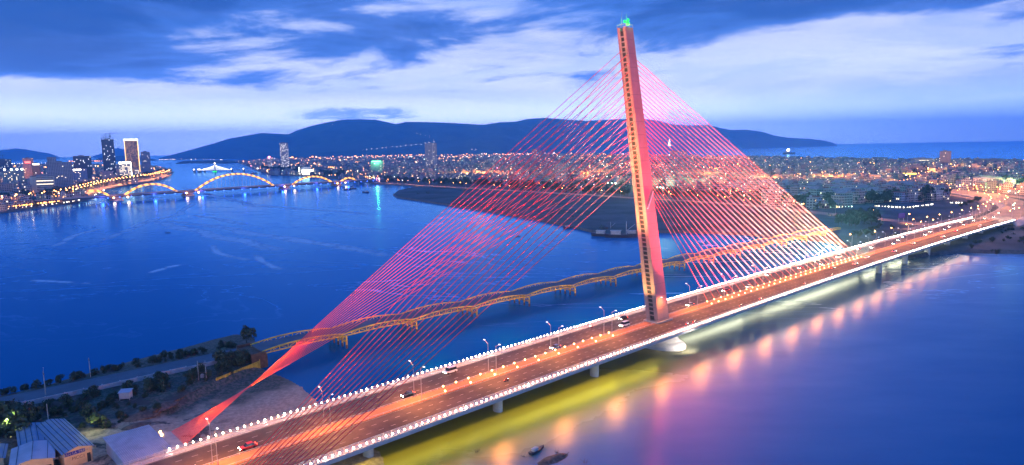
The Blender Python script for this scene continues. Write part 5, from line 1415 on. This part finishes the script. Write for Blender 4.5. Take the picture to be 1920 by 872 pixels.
# ================================================================== BOATS AND THINGS IN THE WATER
M['hull'] = mat('hull', (.06, .05, .06), .6, .3, .5); M['hull_pale'] = mat('hull_pale', (.5, .48, .46), .6, .3, .5)
def boat(x, y, rz, L_, label, name='fishing_boat', cabin=True, mast=False, hull='hull', cat='boat', lamp=None):
    t_ = thing(name, label, cat, (x, y, 0), rz); a = MB(); W_ = L_*.14; rr = []
    for u in (0, .12, .35, .65, .88, 1.0):
        wv_ = W_*math.sin(math.pi*min(1, .25+u*.8))**.6 if u < .98 else .05*L_*.2
        sheer = .09*L_+.05*L_*(abs(u-.45)*1.6)**2
        rr.append([(L_*(u-.5), -wv_, sheer), (L_*(u-.5)*.97, -wv_*.7, -.03*L_), (L_*(u-.5)*.97, wv_*.7, -.03*L_), (L_*(u-.5), wv_, sheer)])
    a.rings(rr); a.build('hull', M[hull], t_)
    if cabin:
        a = MB(); a.box(-L_*.32, -L_*.02, -W_*.6, W_*.6, .085*L_, .20*L_); a.box(-L_*.34, 0, -W_*.68, W_*.68, .20*L_+.003, .215*L_); a.build('cabin', M['hull_pale'] if hull == 'hull' else M['hull'], t_)
    if mast: a = MB(); a.tube((L_*.15, 0, .06*L_), (L_*.15, 0, .5*L_), .012*L_, .006*L_, 5); a.tube((L_*.15, 0, .2*L_), (L_*.42, 0, .42*L_), .008*L_, n=4); a.build('mast', M['steel'], t_)
    if lamp: a = MB(); a.ball((-L_*.1, 0, .3*L_), lamp, 8, 5); a.build('deck_lamp', M['white_far'], t_)
    return t_
for X, Y, L_, rz, lab, mast in [(651, 356, 15, .5, 'small dark fishing boat moored off the arch bridge, left of three', False), (661, 354.5, 17, .2, 'dark fishing boat moored off the arch bridge, middle of three', True), (685, 361, 17, 2.6, 'dark fishing boat nearest the camera of the three off the arch bridge', True),
                               (477, 326, 26, .3, 'long dark barge moored by the east bank behind the big arch', False), (1135, 443, 26, -.4, 'dark sand barge moored at the peninsula, leftmost of the cluster', False), (1165, 445, 30, -.2, 'big dark sand barge moored at the peninsula left of the pylon', True), (1192, 442, 24, .1, 'dark sand barge half hidden behind the pylon', False), (1140, 433, 18, .2, 'pale blue-decked boat among the moored sand barges', True),
                               (1068, 428, 14, .4, 'small boat tied at the peninsula bank behind the back stays', False)]:
    p = at(X, Y); boat(p.x, p.y, rz, L_, lab, mast=mast, hull='hull' if 'pale' not in lab else 'hull_pale')
p = at(1480, 288.5); boat(p.x, p.y, .1, 95, 'brightly lit ship lying off the beach on the open sea', 'ship', True, True, 'hull', 'ship', 11)
p = at(1478, 301); 
p = at(1007, 846); t_ = boat(p.x, p.y, TH+.15, 6.2, 'small covered boat beached on debris under the bridge reflection', 'covered_boat', True, False, 'hull')
for i, (X, Y) in enumerate([(315, 437), (971, 444), (197, 389)]):
    p = at(X, Y); t_ = boat(p.x, p.y, .4*i, 5.5, 'tiny dark rowing boat alone on the wide river, %s' % ['left half, among the wakes', 'seen between the back stays', 'below the west bridgehead'][i], 'rowing_boat', False, False)
    a = MB(); a.tube((0, 0, .2), (.1, 0, 1.9), .22, .14, 6); a.ball((.1, 0, 2.1), .17, 6, 4); a.build('load', M['dark'], t_)
# drowned brush and mud bank at the lower edge
a = MB(); rs = random.Random(8); p = at(1035, 862)
rr = []
for j in range(5):
    u = j/4; rr.append([((9-7*u)*(1+.35*noise.noise(Vector((math.cos(q)*1.5, math.sin(q)*1.5, u+3))))*math.cos(q), (3.6-3*u)*(1+.35*noise.noise(Vector((math.cos(q)*1.5+4, math.sin(q)*1.5, u))))*math.sin(q), -.5+u*1.0) for q in [2*math.pi*k/24 for k in range(24)]])
a.rings(rr); o = a.build('mud_bank', M['rubble'], smooth=True); o.location = (p.x, p.y, 0); o.rotation_euler = (0, 0, TH-.1); tag(o, 'small dark mud bank breaking the water at the lower edge', 'mud bank')
for i, (X, Y) in enumerate([(985, 857), (1045, 849), (1060, 855), (1095, 868), (1030, 868), (893, 848)]):
    p = at(X, Y); a = MB()
    for k in range(9):
        an = rs.uniform(0, 6.28); a.tube((rs.uniform(-.5, .5), rs.uniform(-.4, .4), -.2), (math.cos(an)*rs.uniform(.5, 1.6), math.sin(an)*.9, rs.uniform(.3, 1.4)), .05, .02, 4)
    o = a.build('driftwood', M['wood']); o.location = (p.x, p.y, 0); tag(o, 'tangle of dark driftwood, '+['just left of the covered boat', 'behind the mud bank', 'right of the mud bank', 'rightmost in the shallows', 'in front of the mud bank', 'leftmost, alone in green-lit water'][i], 'driftwood', 'driftwood snags by the mud bank')
# gravel and sand spit under the right-hand end of the bridge, with scrub
for i, ss_ in enumerate(sorted(rs.uniform(330, 520) for _ in range(26))):
    p = B(ss_, rs.uniform(-60, -22)); plant(p.x, p.y, 2.2, True, rs.uniform(.6, 1.3), 'low scrub bush on the bank under the bridge end, %s from the left' % ordw(i+1), 'bush', 'scrub under the bridge end', 'bush')
for i, (X, Y, lab) in enumerate([(1690, 411, 'dark billboard on posts beside the riverside road, right of the stays')]):
    p = at(X, Y+5, 2.6); t_ = thing('billboard', lab, 'billboard', (p.x, p.y, 2.6), .5); a = MB(); a.box(-5.5, 5.5, -.2, .2, 4, 9); a.build('panel', M['sign_blue'], t_)
    for x in (-4, 4): a = MB(); a.tube((x, .35, 0), (x, .35, 8), .2, n=6); a.build('post', M['steel'], t_)

# statue on the mountain's foot
p = at_dist(1255, 268, 8200); zt = p.z; zb_ = at_dist(1255, 271.5, 8200).z
t_ = thing('statue', 'tall white floodlit robed statue standing at the foot of the mountain', 'statue', (p.x, p.y, zb_-15), 0)
M['statue'] = emit('statue_light', (1, .95, .9), 1.3, False)
M['statue'] = mat('statue', (.8, .8, .78), .6)
a = MB(); a.rings([[(rx*math.cos(q), rx*math.sin(q), z) for q in [2*math.pi*k/12 for k in range(12)]] for z, rx in ((0, 24), (12, 24), (14, 13), (30, 12), (48, 11), (62, 9), (70, 4), (76, 6), (82, 5), (86, 1))]); a.build('figure', M['statue'], t_, smooth=True)
light('statue_flood', 'SPOT', 6e6, (1, .95, .9), t_, (-30, -160, 20), (0, 0, 50), 4, 50)

# ================================================================== VEHICLES AND PEOPLE ON THE BRIDGE
PAINTS = [mat('paint_white', (.75, .75, .74), .3), mat('paint_silver', (.42, .43, .45), .3, metal=.4), mat('paint_dark', (.03, .035, .045), .25), mat('paint_red', (.42, .03, .03), .3), mat('paint_blue', (.04, .10, .32), .3)]
PN = ['white', 'silver', 'dark', 'red', 'blue']
M['car_glass'] = mat('car_glass', (.02, .025, .03), .1); M['tyre'] = mat('tyre', (.02, .02, .02), .9)
def make_car(pm, van=False):
    t_ = thing('car', 'x', 'car'); L_, W_ = (4.9, 1.9) if van else (4.4, 1.75); h1_, h2_ = (1.0, 1.95) if van else (.82, 1.42)
    a = MB(); hw = W_/2
    prof = [(-L_/2, .28), (-L_/2, .72), (-L_/2+.15, h1_), (L_*.18, h1_), (L_/2-.3, h1_-.12), (L_/2, .62), (L_/2, .28)]
    a.rings([[(x, y, z) for x, z in prof] for y in (-hw, -hw+.001, hw-.001, hw)]); a.build('body', pm, t_)
    a = MB(); x0_, x1_ = (-L_/2+.1, L_*.30) if van else (-L_*.40, L_*.22); xa, xb = (x0_+.2, x1_-.5) if van else (x0_+.55, x1_-.65)
    a.hexa([(x0_, -hw+.08, h1_-.003), (x1_, -hw+.08, h1_-.003), (x1_, hw-.08, h1_-.003), (x0_, hw-.08, h1_-.003)], [(xa, -hw+.22, h2_), (xb, -hw+.22, h2_), (xb, hw-.22, h2_), (xa, hw-.22, h2_)]); a.build('cabin', M['car_glass'], t_)
    a = MB(); a.box(xa, xb, -hw+.2, hw-.2, h2_+.003, h2_+.06); a.build('roof', pm, t_)
    for x in (-L_*.31, L_*.31):
        for y in (-hw+.05, hw-.05): a = MB(); a.tube((x, y-.11, .32), (x, y+.11, .32), .32, n=12); a.build('wheel', M['tyre'], t_)
    for y in (-hw+.3, hw-.3):
        a = MB(); a.ball((L_/2-.02, y, .62), .15, 6, 4); a.build('headlight', M['head_light'], t_)
        a = MB(); a.box(-L_/2-.05, -L_/2+.02, y-.16, y+.16, .62, .80); a.build('tail_light', M['tail_light'], t_)
    return t_
protos = [(make_car(PAINTS[i]), i, False) for i in range(5)]+[(make_car(PAINTS[0], True), 0, True)]
used = set(); rc = random.Random(12)
def put_car(s, l, heading, pi, label, z=None, p=None, rz=None):
    pr, ci, van = protos[pi]; p = p or B(s, l, zd(s)+.012); rz = rz if rz is not None else TH+(math.pi if heading < 0 else 0)
    label = ('%s %s ' % (PN[ci], 'van' if van else 'car'))+label
    if pi not in used: used.add(pi); pr.location = p; pr.rotation_euler = (0, 0, rz); pr['label'] = label; o = pr; pr['group'] = 'vehicles crossing the bridge'
    else: o = dup(pr, proto_kids(pr) if False else PK[pi], p, rz, label, group='vehicles crossing the bridge')
    if van: o['category'] = 'van'; o.name = 'van'
    return o
PK = [proto_kids(p_[0]) for p_ in protos]
far_lane = [(-168, 5.6), (-141, 9.4), (-118, 5.6), (-96, 13.2), (-79, 9.4), (-52, 5.6), (-33, 9.4), (-10, 6.0), (-2, 13.2), (16, 9.4), (38, 5.6), (57, 13.2), (76, 9.4), (92, 5.6), (111, 9.4), (128, 13.2), (143, 5.6), (160, 9.4), (181, 5.6), (197, 13.2), (214, 9.4), (238, 5.6), (256, 13.2), (270, 9.4), (301, 5.6), (322, 9.4), (344, 13.2), (371, 5.6), (396, 9.4), (420, 5.6), (447, 9.4), (476, 5.6), (498, 13.2), (523, 9.4)]
lane_n = {5.6: 'inner', 6.0: 'inner', 9.4: 'middle', 13.2: 'outer'}
far_lane = [c_ for i, c_ in enumerate(far_lane) if i % 5 in (0, 2, 3) or i > 22]
for i, (s, l) in enumerate(far_lane):
    ref = 'left of' if s < 0 else 'right of'
    put_car(s, l, -1, rc.randrange(6), 'with headlights on, %s lane of the far roadway, %s vehicle from the left' % (lane_n[l], ordw(i+1)))
for i, (s, l) in enumerate([(172, -3.8), (196, -7.6), (224, -3.8), (262, -7.6), (310, -3.8), (366, -7.6), (414, -3.8), (470, -7.6)]):
    put_car(s, l, 1, rc.randrange(6), 'with red tail lights on the near roadway, %s from the pylon' % ordw(i+1))
for i in range(6):
    u = 5+i*3; 
    if u+1 >= len(APP): break
    d = APP[u+1]-APP[u]; nn_ = Vector((-d.y, d.x, 0)).normalized(); p = APP[u]+nn_*(4 if i % 2 else 8); put_car(0, 0, -1, rc.randrange(6), 'with glaring headlights on the bend of the approach, %s from the bridge' % ordw(i+1), p=(p.x, p.y, APP[u].z+.02), rz=math.atan2(-d.y, -d.x))

def person_mesh(name, joints, edges, radii, mt):
    me = bpy.data.meshes.new(name); me.from_pydata(joints, edges, []); o = bpy.data.objects.new(name, me); COL.objects.link(o)
    md = o.modifiers.new('skin', 'SKIN'); me.skin_vertices.new() if not me.skin_vertices else None
    for i, r_ in enumerate(radii): me.skin_vertices[0].data[i].radius = (r_, r_*.85)
    me.skin_vertices[0].data[0].use_root = True
    sb = o.modifiers.new('sub', 'SUBSURF'); sb.levels = 1; sb.render_levels = 1
    dg = bpy.context.evaluated_depsgraph_get(); m2 = bpy.data.meshes.new_from_object(o.evaluated_get(dg)); bpy.data.objects.remove(o)
    m2.materials.clear(); m2.materials.append(mt); m2.polygons.foreach_set('use_smooth', [True]*len(m2.polygons)); return m2
M['skin'] = mat('skin', (.45, .28, .20), .6); M['cloth_dark'] = mat('cloth_dark', (.05, .05, .06), .9); M['cloth_red'] = mat('cloth_red', (.45, .05, .05), .9); M['cloth_white'] = mat('cloth_white', (.7, .7, .7), .9); M['hair'] = mat('hair', (.015, .012, .01), .7)
def stand_joints():
    return ([(0, 0, .95), (0, 0, 1.18), (0, 0, 1.42), (0, 0, 1.52), (.01, 0, 1.64), (.02, 0, 1.74), (0, .10, .90), (.02, .11, .50), (-.02, .11, .08), (.12, .12, .04), (0, -.10, .90), (.06, -.11, .50), (.02, -.11, .08), (.16, -.12, .04), (0, .19, 1.40), (0, .25, 1.12), (.08, .26, .88), (.12, .26, .78), (0, -.19, 1.40), (.02, -.26, 1.12), (.12, -.25, .90), (.16, -.25, .80)],
            [(0, 1), (1, 2), (2, 3), (3, 4), (4, 5), (0, 6), (6, 7), (7, 8), (8, 9), (0, 10), (10, 11), (11, 12), (12, 13), (2, 14), (14, 15), (15, 16), (16, 17), (2, 18), (18, 19), (19, 20), (20, 21)],
            [.15, .14, .15, .06, .10, .09, .09, .065, .045, .04, .09, .065, .045, .04, .06, .045, .035, .03, .06, .045, .035, .03])
def person(x, y, z, rz, label, mt):
    t_ = link('person', person_mesh('person', *stand_joints(), mt)); t_.location = (x, y, z); t_.rotation_euler = (0, 0, rz); tag(t_, label, 'person')
    a = MB(); a.ball((0, 0, 1.72), .115, 8, 5); a.build('hair', M['hair'], t_); a = MB(); a.ball((.045, 0, 1.655), .085, 8, 5); a.build('face', M['skin'], t_)
    return t_
p = B(-177.5, -.6, zd(-177)+.16); person(p.x, p.y, p.z, .6, 'person in dark clothes standing on the orange median at the lower left', M['cloth_dark'])
p = B(-182.0, 2.6, zd(-182)+.16); person(p.x, p.y, p.z, 2.6, 'person in pale clothes standing by the kerb of the median at the lower left', M['cloth_white'])
def sit_joints():
    return ([(-.15, 0, .82), (-.10, 0, 1.05), (-.04, 0, 1.30), (-.02, 0, 1.40), (0, 0, 1.50), (.0, 0, 1.60), (-.05, .12, .80), (.30, .17, .74), (.28, .17, .38), (.42, .17, .32), (-.05, -.12, .80), (.30, -.17, .74), (.28, -.17, .38), (.42, -.17, .32), (-.03, .19, 1.27), (.14, .24, 1.06), (.42, .26, 1.06), (.50, .25, 1.07), (-.03, -.19, 1.27), (.14, -.24, 1.06), (.42, -.26, 1.06), (.50, -.25, 1.07)], stand_joints()[1], stand_joints()[2])
def make_bike():
    t_ = thing('motorbike', 'x', 'motorbike')
    for x in (-.62, .62): a = MB(); a.tube((x, -.06, .30), (x, .06, .30), .30, n=14); a.build('wheel', M['tyre'], t_)
    a = MB(); a.hexa([(-.75, -.14, .45), (.1, -.14, .34), (.1, .14, .34), (-.75, .14, .45)], [(-.78, -.16, .74), (.12, -.12, .66), (.12, .12, .66), (-.78, .16, .74)]); a.tube((.1, 0, .5), (.50, 0, .95), .09, n=6); a.tube((.62, 0, .30), (.48, 0, 1.0), .05, n=6); a.tube((.46, -.30, 1.06), (.46, .30, 1.06), .03, n=6); a.build('body', PAINTS[3], t_)
    a = MB(); a.hexa([(-.75, -.12, .745), (.0, -.12, .70), (.0, .12, .70), (-.75, .12, .745)], [(-.72, -.12, .84), (-.02, -.10, .79), (-.02, .10, .79), (-.72, .12, .84)]); a.build('seat', M['cloth_dark'], t_)
    a = MB(); a.ball((.58, 0, .92), .10, 8, 5); a.build('headlight', M['head_light'], t_)
    a = MB(); a.ball((-.80, 0, .68), .07, 6, 4); a.build('tail_light', M['tail_light'], t_)
    return t_
bikes = [(8.5, -12.4, 1, 'left one of a pair passing the pylon'), (13.2, -12.6, 1, 'right one of a pair passing the pylon'), (52, -12.3, 1, 'alone in the near lane right of the pylon'), (70, -12.6, 1, 'following a few metres behind another'), (-88, -7.2, 1, 'with a lit lamp in the middle of the near roadway'), (-22, 14.0, -1, 'under the red glow by the far railing'), (118, -12.2, 1, 'small by the near railing at mid-span'), (150, -12.8, 1, 'farthest by the near railing')]
bk = make_bike(); bkp = proto_kids(bk); cl = [M['cloth_white'], M['cloth_red'], M['cloth_dark']]; cln = ['white', 'red', 'dark']
rm = [person_mesh('rider', *sit_joints(), c_) for c_ in cl]
for i, (s, l, hd, lab) in enumerate(bikes):
    p = B(s, l, zd(s)+.012); rz = TH+(math.pi if hd < 0 else 0); lb = 'red motorbike '+lab
    if i == 0: bk.location = p; bk.rotation_euler = (0, 0, rz); bk['label'] = lb; bk['group'] = 'motorbikes on the bridge'
    else: dup(bk, bkp, p, rz, lb, group='motorbikes on the bridge')
    r_ = link('person', rm[i % 3]); r_.location = p; r_.rotation_euler = (0, 0, rz); tag(r_, '%s-topped rider of the motorbike %s' % (cln[i % 3], lab), 'person', 'motorbike riders')
    a = MB(); a.ball((-.005, 0, 1.60), .145, 8, 5); a.build('helmet', PAINTS[i % 5], r_, smooth=True)

# ================================================================== HAZE
m = bpy.data.materials.new('haze'); m.use_nodes = True; t = NT(m.node_tree); t.n.clear()
pv = t.node('ShaderNodeVolumePrincipled'); pv.inputs['Color'].default_value = (.16, .55, 1.0, 1); pv.inputs['Density'].default_value = 9.0e-5; pv.inputs['Anisotropy'].default_value = .55
o_ = t.node('ShaderNodeOutputMaterial'); t.l.new(pv.outputs[0], o_.inputs['Volume'])
a = MB(); a.box(-25500, 25500, -2600, 27500, -9, 930); tag(a.build('haze', m), kind='stuff')
